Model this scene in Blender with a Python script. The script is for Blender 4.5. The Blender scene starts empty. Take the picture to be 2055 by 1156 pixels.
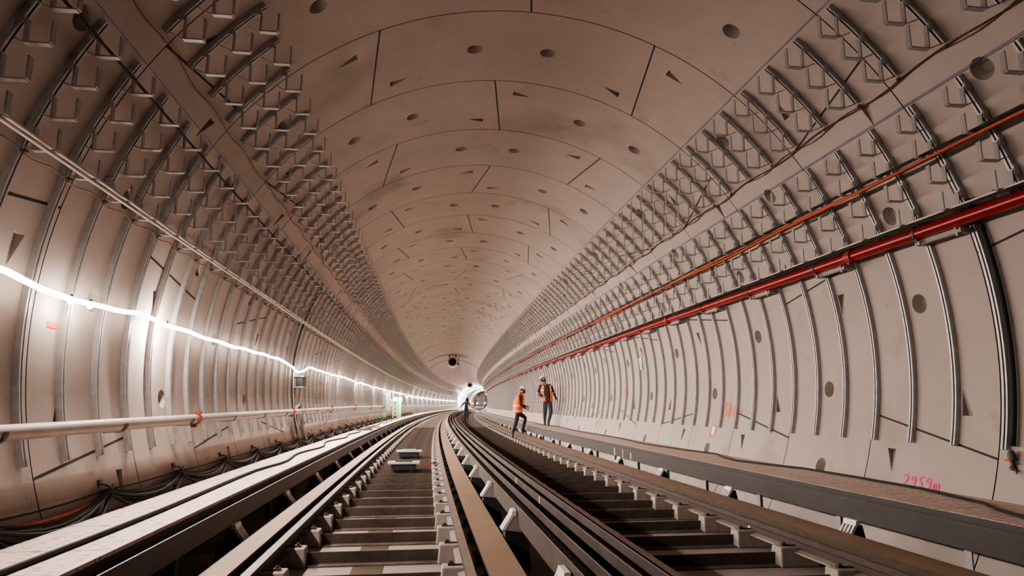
import bpy, bmesh, math, random
from mathutils import Vector, Matrix
random.seed(7)
PI = math.pi
C = bpy.context.scene.collection
# ------------------------------------------------------------------ tunnel frame
K = 0.001            # plan curvature of the line (bends to the right)
R = 3.929            # inner radius of the lining
ZC = 1.672           # height of the tunnel axis above the running surface
RW = 1.674           # ring width
S0 = 6.90            # chainage of a ring joint
PITCH = 0.558        # spacing of the cable bracket uprights
S_END = S0 + 84 * RW

def W(s, u, z):
    a = s * K
    return Vector((1 / K - (1 / K - u) * math.cos(a), (1 / K - u) * math.sin(a), z))

def P(s, phi, r):    # point on / near the lining, phi in degrees
    p = math.radians(phi)
    return W(s, r * math.cos(p), ZC + r * math.sin(p))

def uz(phi, r):
    p = math.radians(phi)
    return r * math.cos(p), ZC + r * math.sin(p)

def frange(a, b, st):
    n = max(1, int(math.ceil((b - a) / st - 1e-6)))
    return [a + (b - a) * i / n for i in range(n + 1)]

def slist(a, b):     # fine near the camera, coarse far off
    out = []
    s = a
    while s < b:
        out.append(s)
        s += 1.0 if s < 40 else 2.5
    out.append(b)
    return out

# ------------------------------------------------------------------ materials
def nt(name):
    m = bpy.data.materials.new(name)
    m.use_nodes = True
    t = m.node_tree
    return m, t, t.nodes['Principled BSDF']

def mat(name, col, rough=0.6, metal=0.0, var=0.0, scale=4.0, col2=None, bump=0.0, bscale=60, spec=0.5):
    m, t, b = nt(name)
    b.inputs['Roughness'].default_value = rough
    b.inputs['Metallic'].default_value = metal
    b.inputs['Specular IOR Level'].default_value = spec
    c = (*col, 1)
    b.inputs['Base Color'].default_value = c
    if var or col2:
        tc = t.nodes.new('ShaderNodeTexCoord')
        n = t.nodes.new('ShaderNodeTexNoise')
        n.inputs['Scale'].default_value = scale
        n.inputs['Detail'].default_value = 6
        n.inputs['Roughness'].default_value = 0.65
        t.links.new(tc.outputs['Object'], n.inputs['Vector'])
        r = t.nodes.new('ShaderNodeValToRGB')
        r.color_ramp.elements[0].position = 0.3
        r.color_ramp.elements[1].position = 0.72
        d = col2 if col2 else tuple(x * (1 - var) for x in col)
        r.color_ramp.elements[0].color = (*d, 1)
        r.color_ramp.elements[1].color = c
        t.links.new(n.outputs['Fac'], r.inputs['Fac'])
        t.links.new(r.outputs['Color'], b.inputs['Base Color'])
    if bump:
        tc = t.nodes.new('ShaderNodeTexCoord')
        n2 = t.nodes.new('ShaderNodeTexNoise')
        n2.inputs['Scale'].default_value = bscale
        n2.inputs['Detail'].default_value = 4
        t.links.new(tc.outputs['Object'], n2.inputs['Vector'])
        bp = t.nodes.new('ShaderNodeBump')
        bp.inputs['Strength'].default_value = bump
        bp.inputs['Distance'].default_value = 0.01
        t.links.new(n2.outputs['Fac'], bp.inputs['Height'])
        t.links.new(bp.outputs['Normal'], b.inputs['Normal'])
    return m

def emis(name, col, strength):
    m, t, b = nt(name)
    b.inputs['Base Color'].default_value = (*col, 1)
    b.inputs['Emission Color'].default_value = (*col, 1)
    b.inputs['Emission Strength'].default_value = strength
    return m

def concrete(name, col, dark, stain):
    m, t, b = nt(name)
    N, L = t.nodes, t.links
    b.inputs['Roughness'].default_value = 0.72
    b.inputs['Specular IOR Level'].default_value = 0.35
    tc = N.new('ShaderNodeTexCoord')
    def noise(sc, det, ro=0.6):
        n = N.new('ShaderNodeTexNoise')
        n.inputs['Scale'].default_value = sc
        n.inputs['Detail'].default_value = det
        n.inputs['Roughness'].default_value = ro
        L.new(tc.outputs['Object'], n.inputs['Vector'])
        return n
    def ramp(src, p0, p1, c0=(0, 0, 0), c1=(1, 1, 1)):
        r = N.new('ShaderNodeValToRGB')
        r.color_ramp.elements[0].position = p0
        r.color_ramp.elements[1].position = p1
        r.color_ramp.elements[0].color = (*c0, 1)
        r.color_ramp.elements[1].color = (*c1, 1)
        L.new(src, r.inputs['Fac'])
        return r
    def mix(fac, a, bb):
        x = N.new('ShaderNodeMix')
        x.data_type = 'RGBA'
        L.new(fac, x.inputs[0])
        if isinstance(a, tuple): x.inputs[6].default_value = (*a, 1)
        else: L.new(a, x.inputs[6])
        if isinstance(bb, tuple): x.inputs[7].default_value = (*bb, 1)
        else: L.new(bb, x.inputs[7])
        return x.outputs[2]
    base = ramp(noise(0.7, 8, 0.7).outputs['Fac'], 0.3, 0.7, dark, col).outputs['Color']
    st = ramp(noise(0.45, 3, 0.55).outputs['Fac'], 0.6, 0.78)
    mh = N.new('ShaderNodeMath'); mh.operation = 'MULTIPLY'; mh.inputs[1].default_value = 0.8
    L.new(st.outputs['Color'], mh.inputs[0])
    base = mix(mh.outputs[0], base, stain)
    sm = ramp(noise(1.5, 5, 0.6).outputs['Fac'], 0.62, 0.80)
    m2 = N.new('ShaderNodeMath'); m2.operation = 'MULTIPLY'; m2.inputs[1].default_value = 0.5
    L.new(sm.outputs['Color'], m2.inputs[0])
    base = mix(m2.outputs[0], base, tuple(x * 0.6 for x in stain))
    # small pores and scuffs
    v = N.new('ShaderNodeTexVoronoi'); v.inputs['Scale'].default_value = 7
    L.new(tc.outputs['Object'], v.inputs['Vector'])
    pr = ramp(v.outputs['Distance'], 0.03, 0.07, (1, 1, 1), (0, 0, 0))
    gate = ramp(noise(0.9, 2).outputs['Fac'], 0.5, 0.56)
    mm = N.new('ShaderNodeMath'); mm.operation = 'MULTIPLY'
    L.new(pr.outputs['Color'], mm.inputs[0]); L.new(gate.outputs['Color'], mm.inputs[1])
    m5 = N.new('ShaderNodeMath'); m5.operation = 'MULTIPLY'; m5.inputs[1].default_value = 0.7
    L.new(mm.outputs[0], m5.inputs[0])
    base = mix(m5.outputs[0], base, tuple(x * 0.3 for x in stain))
    L.new(base, b.inputs['Base Color'])
    bp = N.new('ShaderNodeBump'); bp.inputs['Strength'].default_value = 0.12; bp.inputs['Distance'].default_value = 0.02
    L.new(noise(9, 6).outputs['Fac'], bp.inputs['Height'])
    L.new(bp.outputs['Normal'], b.inputs['Normal'])
    return m

M = {}
M['concrete'] = concrete('precast_concrete', (0.465, 0.398, 0.36), (0.39, 0.332, 0.297), (0.225, 0.182, 0.152))
M['joint'] = mat('joint_packer_black', (0.03, 0.025, 0.022), 0.8)
M['recess'] = concrete('shaded_recess_concrete', (0.40, 0.35, 0.32), (0.34, 0.295, 0.265), (0.22, 0.185, 0.16))  # lining concrete in a darker copy, shade of the recesses painted in
M['recess_shade'] = mat('shaded_recess_bottom', (0.24, 0.205, 0.18), 0.85, 0, 0.3, 6)  # socket bottoms darker still, their shade put into the colour
M['slab'] = concrete('track_slab_concrete', (0.36, 0.31, 0.28), (0.27, 0.23, 0.205), (0.17, 0.135, 0.11))
M['galv'] = mat('galvanised_steel', (0.46, 0.445, 0.435), 0.42, 0.4, 0.25, 14)
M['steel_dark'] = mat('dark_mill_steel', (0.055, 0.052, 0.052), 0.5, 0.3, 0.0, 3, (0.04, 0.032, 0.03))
M['steel_guide'] = mat('guide_bar_steel', (0.12, 0.105, 0.098), 0.5, 0.45, 0.0, 3.5, (0.075, 0.058, 0.05))
M['edge'] = mat('worn_steel_edge', (0.40, 0.33, 0.29), 0.45, 0.4)
M['pale_edge'] = mat('pale_edge_strip', (0.58, 0.51, 0.47), 0.5, 0.1)
M['rollway'] = mat('rusty_running_surface', (0.30, 0.205, 0.142), 0.6, 0.1, 0.0, 3, (0.23, 0.152, 0.102))
M['rust'] = mat('rusty_steel_side', (0.10, 0.065, 0.045), 0.7, 0.3, 0.4, 6)
M['railtop'] = mat('worn_rail_head', (0.34, 0.275, 0.235), 0.45, 0.4, 0.25, 5)
M['rail'] = mat('brown_rail_web', (0.085, 0.06, 0.05), 0.65, 0.35, 0.35, 6)
M['railfoot'] = mat('dusty_rail_foot', (0.33, 0.275, 0.24), 0.7, 0.1, 0.3, 8)
M['block'] = mat('rail_seat_concrete', (0.40, 0.35, 0.315), 0.8, 0, 0.35, 9, None, 0.2)
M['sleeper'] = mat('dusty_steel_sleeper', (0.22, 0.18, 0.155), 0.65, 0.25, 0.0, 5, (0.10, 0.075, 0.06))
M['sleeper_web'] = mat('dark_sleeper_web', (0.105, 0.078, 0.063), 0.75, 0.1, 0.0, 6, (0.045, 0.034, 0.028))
M['wetstrip'] = mat('brown_wet_strip', (0.10, 0.072, 0.05), 0.6, 0.0, 0.3, 5)
M['white'] = mat('white_insulator', (0.72, 0.68, 0.65), 0.5)
M['greypaint'] = mat('grey_insulator_body', (0.33, 0.31, 0.30), 0.55)
M['black'] = mat('black_rubber', (0.014, 0.013, 0.013), 0.75)
M['orange_cable'] = mat('orange_cable_sheath', (0.50, 0.085, 0.025), 0.5)
M['copper'] = mat('copper_earth_wire', (0.20, 0.085, 0.045), 0.5, 0.4)
M['blue_string'] = mat('blue_setting_out_string', (0.10, 0.12, 0.34), 0.8)
M['red'] = mat('red_pipe_paint', (0.27, 0.007, 0.009), 0.28, 0.0, 0.25, 3)
M['redcoup'] = mat('red_coupling_paint', (0.30, 0.035, 0.03), 0.45)
M['pipe'] = mat('grey_water_pipe', (0.44, 0.375, 0.34), 0.5, 0.25, 0.25, 4)
M['conduit'] = mat('white_plastic_conduit', (0.66, 0.58, 0.52), 0.45)
M['brass'] = mat('brass_clamp', (0.20, 0.115, 0.05), 0.5, 0.5)
M['strap'] = mat('dark_hanger_strap', (0.10, 0.09, 0.085), 0.5, 0.6)
M['green'] = mat('dark_green_hose', (0.012, 0.022, 0.014), 0.7)
M['device'] = mat('black_beacon_box', (0.016, 0.019, 0.02), 0.5)
M['devtop'] = mat('grey_green_beacon_lid', (0.44, 0.46, 0.43), 0.45, 0.2, 0.2, 9)
M['cabinet'] = mat('cream_cabinet', (0.62, 0.57, 0.51), 0.5)
M['cabgrey'] = mat('grey_cabinet', (0.30, 0.28, 0.26), 0.5)
M['spray_pink'] = mat('pink_spray_paint', (0.95, 0.03, 0.24), 0.7)
M['spray_orange'] = mat('orange_spray_paint', (0.85, 0.13, 0.03), 0.7)
M['spray_red'] = mat('red_spray_paint', (0.62, 0.05, 0.05), 0.7)
M['spray_faint'] = mat('faded_red_spray_paint', (0.58, 0.24, 0.18), 0.75)
M['spray_green'] = mat('green_spray_paint', (0.25, 0.52, 0.16), 0.7)
M['chalk_yellow'] = mat('yellow_green_paint_mark', (0.62, 0.74, 0.06), 0.7)
M['signwhite'] = mat('white_sign_sheet', (0.85, 0.85, 0.82), 0.5)
M['signgreen'] = mat('green_sign_sheet', (0.25, 0.75, 0.32), 0.5)
M['signgrey'] = mat('grey_sign_print', (0.45, 0.44, 0.40), 0.6)
M['tape'] = mat('orange_tape', (0.80, 0.15, 0.03), 0.6)
M['fan'] = mat('cream_fan_casing', (0.55, 0.49, 0.42), 0.45, 0.2)
M['dark'] = mat('dark_fan_blades', (0.03, 0.032, 0.03), 0.5, 0.3)
M['chamber'] = mat('white_shaft_lining', (0.82, 0.82, 0.82), 0.7)
M['scaffold'] = mat('scaffold_tube', (0.42, 0.37, 0.32), 0.5, 0.4)
M['led'] = emis('lit_rope_light', (1.0, 0.84, 0.74), 11)
M['lamp'] = emis('lit_lamp', (1.0, 0.9, 0.82), 120)
M['greenled'] = emis('lit_green_signal', (0.0, 1.0, 0.10), 9)
M['whitelamp'] = emis('lit_white_floodlight', (0.92, 0.97, 1.0), 60)

def walkway_mat():
    m, t, b = nt('perforated_walkway_sheet')
    N, L = t.nodes, t.links
    b.inputs['Roughness'].default_value = 0.6
    tc = N.new('ShaderNodeTexCoord')
    mp = N.new('ShaderNodeMapping')
    mp.inputs['Scale'].default_value = (9, 20, 1)
    L.new(tc.outputs['Object'], mp.inputs['Vector'])
    v = N.new('ShaderNodeTexVoronoi')
    v.inputs['Scale'].default_value = 1.0
    v.inputs['Randomness'].default_value = 0.35
    L.new(mp.outputs['Vector'], v.inputs['Vector'])
    r = N.new('ShaderNodeValToRGB')
    r.color_ramp.elements[0].position = 0.23
    r.color_ramp.elements[1].position = 0.32
    r.color_ramp.elements[0].color = (0.30, 0.24, 0.205, 1)
    r.color_ramp.elements[1].color = (0.70, 0.55, 0.475, 1)
    L.new(v.outputs['Distance'], r.inputs['Fac'])
    n = N.new('ShaderNodeTexNoise'); n.inputs['Scale'].default_value = 3; n.inputs['Detail'].default_value = 5
    L.new(tc.outputs['Object'], n.inputs['Vector'])
    x = N.new('ShaderNodeMix'); x.data_type = 'RGBA'; x.blend_type = 'MULTIPLY'
    x.inputs[0].default_value = 0.35
    L.new(r.outputs['Color'], x.inputs[6]); L.new(n.outputs['Fac'], x.inputs[7])
    L.new(x.outputs[2], b.inputs['Base Color'])
    bp = N.new('ShaderNodeBump'); bp.inputs['Strength'].default_value = 0.5; bp.inputs['Distance'].default_value = 0.006
    L.new(r.outputs['Color'], bp.inputs['Height'])
    L.new(bp.outputs['Normal'], b.inputs['Normal'])
    return m
M['walk'] = walkway_mat()

# ------------------------------------------------------------------ mesh helpers
class MB:
    def __init__(s): s.v = []; s.f = []; s.m = []; s.sm = []; s.mi = 0; s.smooth = False
    def add(s, verts, faces):
        o = len(s.v); s.v.extend([tuple(x) for x in verts])
        for f in faces:
            s.f.append([o + i for i in f]); s.m.append(s.mi); s.sm.append(s.smooth)
    def hexa(s, p):      # 8 points: bottom 4 then top 4
        s.add(p, [(3, 2, 1, 0), (4, 5, 6, 7), (0, 1, 5, 4), (1, 2, 6, 5), (2, 3, 7, 6), (3, 0, 4, 7)])
    def box(s, c, d, T=None, taper=(1, 1)):
        x, y, z = c; a, b, h = d[0] / 2, d[1] / 2, d[2] / 2
        tx, ty = taper
        p = [(x - a, y - b, z - h), (x + a, y - b, z - h), (x + a, y + b, z - h), (x - a, y + b, z - h),
             (x - a * tx, y - b * ty, z + h), (x + a * tx, y - b * ty, z + h), (x + a * tx, y + b * ty, z + h), (x - a * tx, y + b * ty, z + h)]
        if T is not None: p = [T @ Vector(q) for q in p]
        s.hexa(p)
    def loft(s, rings, closed=True, caps=True):
        n = len(rings[0]); V = [q for r in rings for q in r]; F = []
        for i in range(len(rings) - 1):
            for j in range(n if closed else n - 1):
                k = (j + 1) % n
                F.append((i * n + j, i * n + k, (i + 1) * n + k, (i + 1) * n + j))
        if caps and closed:
            F.append(tuple(reversed(range(n)))); F.append(tuple((len(rings) - 1) * n + j for j in range(n)))
        s.add(V, F)
    def tube(s, pts, r, n=8, caps=True):
        pts = [Vector(p) for p in pts]; rings = []
        up = Vector((0, 0, 1)); prev = None
        for i, p in enumerate(pts):
            t = (pts[min(i + 1, len(pts) - 1)] - pts[max(i - 1, 0)]).normalized()
            a = t.cross(up)
            if a.length < 0.05: a = prev if prev is not None else t.cross(Vector((1, 0, 0)))
            a = (a - t * a.dot(t)).normalized()
            if prev is not None and a.dot(prev) < 0: a = -a
            prev = a; b = t.cross(a)
            rr = r[i] if isinstance(r, (list, tuple)) else r
            rings.append([p + (a * math.cos(2 * PI * j / n) + b * math.sin(2 * PI * j / n)) * rr for j in range(n)])
        s.loft(rings, True, caps)
    def sweep(s, prof, ss, mats=None, closed=True):   # profile [(u,z)] along the line
        n = len(prof); rings = [[W(q, u, z) for u, z in prof] for q in ss]
        if mats is None: s.loft(rings, closed, closed); return
        V = [q for r in rings for q in r]; o = len(s.v); s.v.extend([tuple(x) for x in V])
        for i in range(len(rings) - 1):
            for j in range(n if closed else n - 1):
                k = (j + 1) % n
                s.f.append([o + i * n + j, o + (i + 1) * n + j, o + (i + 1) * n + k, o + i * n + k]); s.m.append(mats[j]); s.sm.append(s.smooth)
        if closed:
            for i in (0, len(rings) - 1):
                s.f.append([o + i * n + j for j in range(n)]); s.m.append(mats[0]); s.sm.append(False)
    def lathe(s, prof, n=20, T=None, caps=False):   # profile [(r, y)] round the y axis
        rings = []
        for r, y in prof:
            q = [Vector((r * math.cos(2 * PI * j / n), y, r * math.sin(2 * PI * j / n))) for j in range(n)]
            if T is not None: q = [T @ x for x in q]
            rings.append(q)
        s.loft(rings, True, caps)
    def prism(s, poly, ext, conv):   # poly in 2D, extruded by ext=(a,b); conv(x,y,e)->point
        n = len(poly)
        V = [conv(x, y, ext[0]) for x, y in poly] + [conv(x, y, ext[1]) for x, y in poly]
        F = [tuple(reversed(range(n))), tuple(range(n, 2 * n))] + [(i, (i + 1) % n, n + (i + 1) % n, n + i) for i in range(n)]
        s.add(V, F)
    def build(s, name, mats, parent=None, origin=None, fix=True, bevel=0):
        if origin is None:
            if parent is None and s.v:
                xs = list(zip(*s.v))
                origin = Vector(((min(xs[0]) + max(xs[0])) / 2, (min(xs[1]) + max(xs[1])) / 2, min(xs[2])))
            else: origin = Vector((0, 0, 0))
        me = bpy.data.meshes.new(name)
        me.from_pydata([tuple(Vector(q) - origin) for q in s.v], [], s.f)
        if not isinstance(mats, (list, tuple)): mats = [mats]
        for k in mats: me.materials.append(M[k] if isinstance(k, str) else k)
        for i, p in enumerate(me.polygons):
            p.material_index = s.m[i]; p.use_smooth = s.sm[i]
        if fix:
            bm = bmesh.new(); bm.from_mesh(me)
            bmesh.ops.recalc_face_normals(bm, faces=bm.faces)
            if bevel:
                bmesh.ops.bevel(bm, geom=[e for e in bm.edges], offset=bevel, segments=2, affect='EDGES', profile=0.5)
            bm.to_mesh(me); bm.free()
        me.update()
        o = bpy.data.objects.new(name, me); C.objects.link(o)
        o.location = origin
        if parent is not None: o.parent = parent; o.location = (0, 0, 0) if origin.length < 1e-9 else origin
        return o

def tag(o, label, cat, group=None, kind=None):
    if label: o['label'] = label
    if cat: o['category'] = cat
    if group: o['group'] = group
    if kind: o['kind'] = kind
    return o

def thing(name, label, cat, s, u, z, group=None, rot=0.0):
    o = bpy.data.objects.new(name, None); C.objects.link(o)
    o.empty_display_size = 0.1
    o.location = W(s, u, z); o.rotation_euler = (0, 0, -s * K + rot)
    return tag(o, label, cat, group)

def struct(o): o['kind'] = 'structure'; return o

def dup(root, s, u, z, label=None, group=None, rot=0.0):
    r = root.copy(); C.objects.link(r)
    r.location = W(s, u, z); r.rotation_euler = (0, 0, -s * K + rot)
    if label: r['label'] = label
    if group: r['group'] = group
    for ch in list(root.children):
        c = ch.copy(); C.objects.link(c); c.parent = r
        for g in list(ch.children):
            d = g.copy(); C.objects.link(d); d.parent = c
    return r

def nth(k):
    if 10 <= k % 100 <= 20: return '%dth' % k
    return '%d%s' % (k, {1: 'st', 2: 'nd', 3: 'rd'}.get(k % 10, 'th'))
# ------------------------------------------------------------------ lining
G = 360 / 7 / 30
def gphi(i): return 65.2 + G * i
SKEW = {}      # joint skews (deg over the ring), as seen on the first rings
SK = {-1: {0: -3.6, -1: -5.6, -2: 5.5, 1: -3.5, 2: -3.6}, 0: {1: 3.7, 0: -3.8, -1: -3.8, 2: 3.3, 3: -3.5, -2: 3},
      1: {0: -3.6, -1: -5.7, -2: 4.8, 1: -3.0, 2: -3.4}, 2: {1: 5.5, 0: 3.4, -1: 3.3, 2: -4.9}, 3: {0: 3.8, -1: 4, -2: -3.6, 1: 4, 2: 3.7},
      4: {1: -3.4, 0: -5.5}, 5: {0: -3.4, -2: 5.3}, 6: {1: -3.8, 0: -3.7}, 7: {0: -3.9}}
def skew(n, k):
    v = SK.get(n, {}).get(k)
    if v is None:
        rr = random.Random(n * 31 + k * 7); v = rr.choice((-3.7, 3.7, -3.4, 5.0))
    return v
I_LO, I_A, I_B, I_HI = -56, -20, 50, 85
GW = 0.006       # half joint gap
def build_lining():
    part = {'wall_right': MB(), 'ceiling': MB(), 'wall_left': MB()}
    def which(i): return part['wall_right' if i < I_A else ('ceiling' if i < I_B else 'wall_left')]
    for n in range(-8, 84):
        sA = S0 + n * RW; near = -3 <= n < 26
        nj = 12 if near else 1
        odd = n % 2 != 0
        def sv(j): return sA + GW + (RW - 2 * GW) * j / nj
        used = set(); recs = []
        ks = range(-4, 5)
        joints = [(k, 30 * k + (15 if odd else 0)) for k in ks]
        for k, J in joints:
            sk = skew(n, k)
            sg = 1 if sk > 0 else -1
            if near:
                # the two bolt pockets by this joint, the two grout sockets of the segment
                for (jj, side) in ((1, sg), (8, -sg)):
                    a, b = (J + 1, J + 4) if side > 0 else (J - 4, J - 1)
                    recs.append(('p', a, b, jj, jj + 3, side, jj > 5))
                for c in (J + 11, J + 19):
                    recs.append(('h', c - 1, c + 1, 5, 7, 0, False))
        ok = []
        for r_ in recs:
            a, b = r_[1], r_[2]
            if a < I_LO or b > I_HI or (a < I_A < b) or (a < I_B < b): continue
            ok.append(r_)
            for i in range(a, b):
                for j in range(r_[3], r_[4]): used.add((i, j))
        step = 1 if near else 2
        # surface
        for nm, (x0, x1) in (('wall_right', (I_LO, I_A)), ('ceiling', (I_A, I_B)), ('wall_left', (I_B, I_HI))):
            mb = part[nm]; mb.mi = 0; mb.smooth = True
            idx = list(range(x0, x1 + 1, step))
            if idx[-1] != x1: idx.append(x1)
            V = [P(sv(j), gphi(i), R) for j in range(nj + 1) for i in idx]
            m = len(idx); F = []
            for j in range(nj):
                for q in range(m - 1):
                    if (idx[q], j) in used: continue
                    F.append((j * m + q, j * m + q + 1, (j + 1) * m + q + 1, (j + 1) * m + q))
            mb.add(V, F)
            # ring joint groove
            mb.smooth = False; mb.mi = 1
            A = [P(sA + RW - GW, gphi(i), R) for i in idx]; B = [P(sA + RW - GW, gphi(i), R + .025) for i in idx]
            D = [P(sA + RW + GW, gphi(i), R + .025) for i in idx]; E_ = [P(sA + RW + GW, gphi(i), R) for i in idx]
            mb.loft([A, B, D, E_], closed=False, caps=False)
        # recesses
        for typ, a, b, j0, j1, side, flip in ok:
            mb = which(a)
            bd = [(i, j0) for i in range(a, b)] + [(b, j) for j in range(j0, j1)] + [(i, j1) for i in range(b, a, -1)] + [(a, j) for j in range(j1, j0, -1)]
            ci, cj = (a + b) / 2, (j0 + j1) / 2
            mu = math.radians(G) * R; ms = (RW - 2 * GW) / nj
            if typ == 'h':
                rim = [(.1 * math.cos(2 * PI * q / 20), .1 * math.sin(2 * PI * q / 20), 0, .7) for q in range(20)]
                dep = lambda x, y: .085
                inner = .66
                cen = (0, 0)
            else:
                f = -1 if flip else 1
                poly = [(-.115, -.06 * f), (.12, .045 * f), (.12, .065 * f), (-.115, .065 * f)]
                poly = [(x * side, y) for x, y in poly]
                rim = [(x, y, 0, 1) for x, y in poly]
                dep = lambda x, y: max(0.003, .06 * (.12 - x * side) / .235)
                inner = 0.94
                cen = (-.04 * side, .025 * f)
            bpt = [((i - ci) * mu, (j - cj) * ms) for i, j in bd]
            def PT(x, y, d): return P(sv(cj) + y, gphi(ci) + math.degrees(x / R), R + d)
            ang = lambda p: math.atan2(p[1] - cen[1], p[0] - cen[0]) % (2 * PI)
            bo = sorted(range(len(bpt)), key=lambda q: ang(bpt[q])); bpt = [bpt[q] for q in bo]
            rim = sorted(rim, key=ang)
            nb, nr = len(bpt), len(rim)
            V = [PT(x, y, 0) for x, y in bpt] + [PT(q[0], q[1], 0) for q in rim]
            F = []; i = j = 0
            while i < nb or j < nr:
                ai = ang(bpt[i]) if i < nb else 9; aj = ang(rim[j]) if j < nr else 9
                if ai <= aj:
                    F.append((i, (i + 1) % nb, nb + j % nr)); i += 1
                else:
                    F.append((nb + j, i % nb, nb + (j + 1) % nr)); j += 1
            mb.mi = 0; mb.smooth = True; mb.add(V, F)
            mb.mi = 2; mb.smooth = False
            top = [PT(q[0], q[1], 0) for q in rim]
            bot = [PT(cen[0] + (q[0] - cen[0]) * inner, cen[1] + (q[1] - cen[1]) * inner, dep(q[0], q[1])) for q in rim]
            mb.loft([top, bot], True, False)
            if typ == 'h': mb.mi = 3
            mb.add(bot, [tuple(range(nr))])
        # longitudinal joints between the segments of this ring
        for k, J in joints:
            if not (I_LO + 2 < J < I_HI - 2): continue
            sk = skew(n, k); mb = which(J); mb.mi = 1; mb.smooth = False
            m = 12; w = .010 if near else .014
            ring = []
            for j in range(m + 1):
                t = j / m; ph = gphi(J) + (t - .5) * sk
                d = math.degrees(w / R)
                ring.append([P(sA + RW * t, ph - d, R - .002), P(sA + RW * t, ph + d, R - .002)])
            mb.loft(ring, closed=False, caps=False)
    for nm, mb in part.items():
        o = mb.build(nm, ['concrete', 'joint', 'recess', 'recess_shade'], origin=Vector((0, 0, 0)), fix=False)
        struct(o)
build_lining()

# floor slab between the invert sides
mb = MB()
mb.sweep([(-3.44, -.28), (3.44, -.28), (3.44, -.5), (-3.44, -.5)], slist(-7, S_END))
struct(mb.build('floor', 'slab', origin=Vector((0, 0, 0))))

mb = MB(); mb.sweep([(-1.66, -.277), (-1.39, -.277), (-1.39, -.282), (-1.66, -.282)], slist(-7, S_END))
struct(mb.build('trim_2', 'wetstrip', origin=Vector((0, 0, 0))))
# ------------------------------------------------------------------ running surfaces, rails, guide bars
SS = slist(-2.5, S_END)
def sweep_thing(name, prof, mats, midx, label, cat, group=None, ss=SS):
    mb = MB(); mb.sweep(prof, ss, midx)
    return tag(mb.build(name, mats), label, cat, group)
def ibeam(u0, u1, z, h, tf=.025):
    c = (u0 + u1) / 2
    return [(u0, z), (u1, z), (u1, z - tf), (c + .012, z - tf), (c + .012, z - h + tf), (u1, z - h + tf), (u1, z - h), (u0, z - h), (u0, z - h + tf), (c - .012, z - h + tf), (c - .012, z - tf), (u0, z - tf)]
IM = [0] + [1] * 11
sweep_thing('running_beam', ibeam(-2.555, -2.36, 0, .2), ['rollway', 'rust'], IM, 'flat rusty running beam beside the left walkway, outer side of the left track', 'running beam')
sweep_thing('running_beam', ibeam(-.60, -.355, 0, .2), ['rollway', 'rust'], IM, 'flat rusty running beam of the left track nearest the tunnel centre', 'running beam')
sweep_thing('running_beam', ibeam(.36, .60, 0, .2), ['rollway', 'rust'], IM, 'shadowed running beam of the right track nearest the tunnel centre', 'running beam')
sweep_thing('running_beam', ibeam(2.35, 2.64, .03, .23), ['rollway', 'rust'], IM, 'flat rusty running beam along the right walkway, outer side of the right track', 'running beam')

def rail(uc, label, foot='railfoot'):
    z = -.03
    p = [(-.034, 0), (.034, 0), (.036, -.03), (.009, -.045), (.009, -.105), (.062, -.118), (.065, -.13), (-.065, -.13), (-.062, -.118), (-.009, -.105), (-.009, -.045), (-.036, -.03)]
    mi = [0, 1, 1, 1, 2, 2, 2, 2, 2, 1, 1, 1]
    sweep_thing('rail', [(uc + a, z + b) for a, b in p], ['railtop', 'rail', foot], mi, label, 'rail')
rail(-2.268, 'brown steel rail, left rail of the left track', 'rust')  # foot coloured dark to paint in the shade of the gap beside the beam
rail(-.712, 'worn steel rail, right rail of the left track')
rail(.70, 'dark steel rail, left rail of the right track')
rail(2.285, 'brown steel rail, right rail of the right track')

def guide(uface, side, z0, z1, label, m='steel_guide'):
    d = .152 * side; t = .010 * side; zm = (z0 + z1) / 2
    u0, u1 = uface, uface + d
    p = [(u0, z0), (u0 + t, z0), (u0 + t, zm - .006), (u1 - t, zm - .006), (u1 - t, z0), (u1, z0), (u1, z1), (u1 - t, z1), (u1 - t, zm + .006), (u0 + t, zm + .006), (u0 + t, z1), (u0, z1)]
    mi = [0] * 12; mi[6] = 1; mi[10] = 1; mi[8] = 2
    sweep_thing('guide_bar', p, [m, 'edge', 'rust'], mi, label, 'guide bar')
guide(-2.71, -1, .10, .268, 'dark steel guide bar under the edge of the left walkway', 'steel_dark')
guide(-.23, 1, .09, .255, 'grey steel guide bar of the left track beside the tunnel centre')
guide(.226, -1, .09, .252, 'grey steel guide bar of the right track beside the tunnel centre')
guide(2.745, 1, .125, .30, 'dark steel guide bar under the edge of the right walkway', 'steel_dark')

# sleepers: beam, two concrete rail seats, clips and bolts
def make_sleeper(cu, s, label, group):
    t = thing('sleeper', label, 'sleeper', s, cu, -.28, group)
    b = MB()
    prof = [(-.075, .004), (.05, .004), (.05, .014), (.03, .016), (.03, .112), (.014, .112), (.014, .016), (-.075, .014)]
    n = len(prof)
    rings = [[(x, y, z) for y, z in prof] for x in (-1.24, 1.24)]
    b.loft(rings)
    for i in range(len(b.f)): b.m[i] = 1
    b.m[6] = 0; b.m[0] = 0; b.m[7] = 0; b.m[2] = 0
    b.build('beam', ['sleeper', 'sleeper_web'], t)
    return t
def seat_mesh(side):
    # side=+1: the inner face looks towards +x (left rail)
    b = MB()
    x0, x1 = -.17 * side, .20 * side
    lo, hi = min(x0, x1), max(x0, x1)
    b.box(((lo + hi) / 2, 0, .0825), (hi - lo, .20, .165), None, (.93, .84))
    return b
def clip_mesh():
    b = MB()
    T = Matrix.Rotation(PI / 2, 4, 'X')
    b.lathe([(0.001, -.004), (.022, -.004), (.022, .0), (.013, .001), (.013, .035), (.0005, .036)], 8, T.inverted() if False else Matrix.Rotation(-PI / 2, 4, 'X') @ Matrix.Scale(-1, 4, (0, 1, 0)))
    b.box((.0, .0, .012), (.05, .045, .018))
    b.box((-.06, .0, .006), (.09, .03, .01))
    return b
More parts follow.
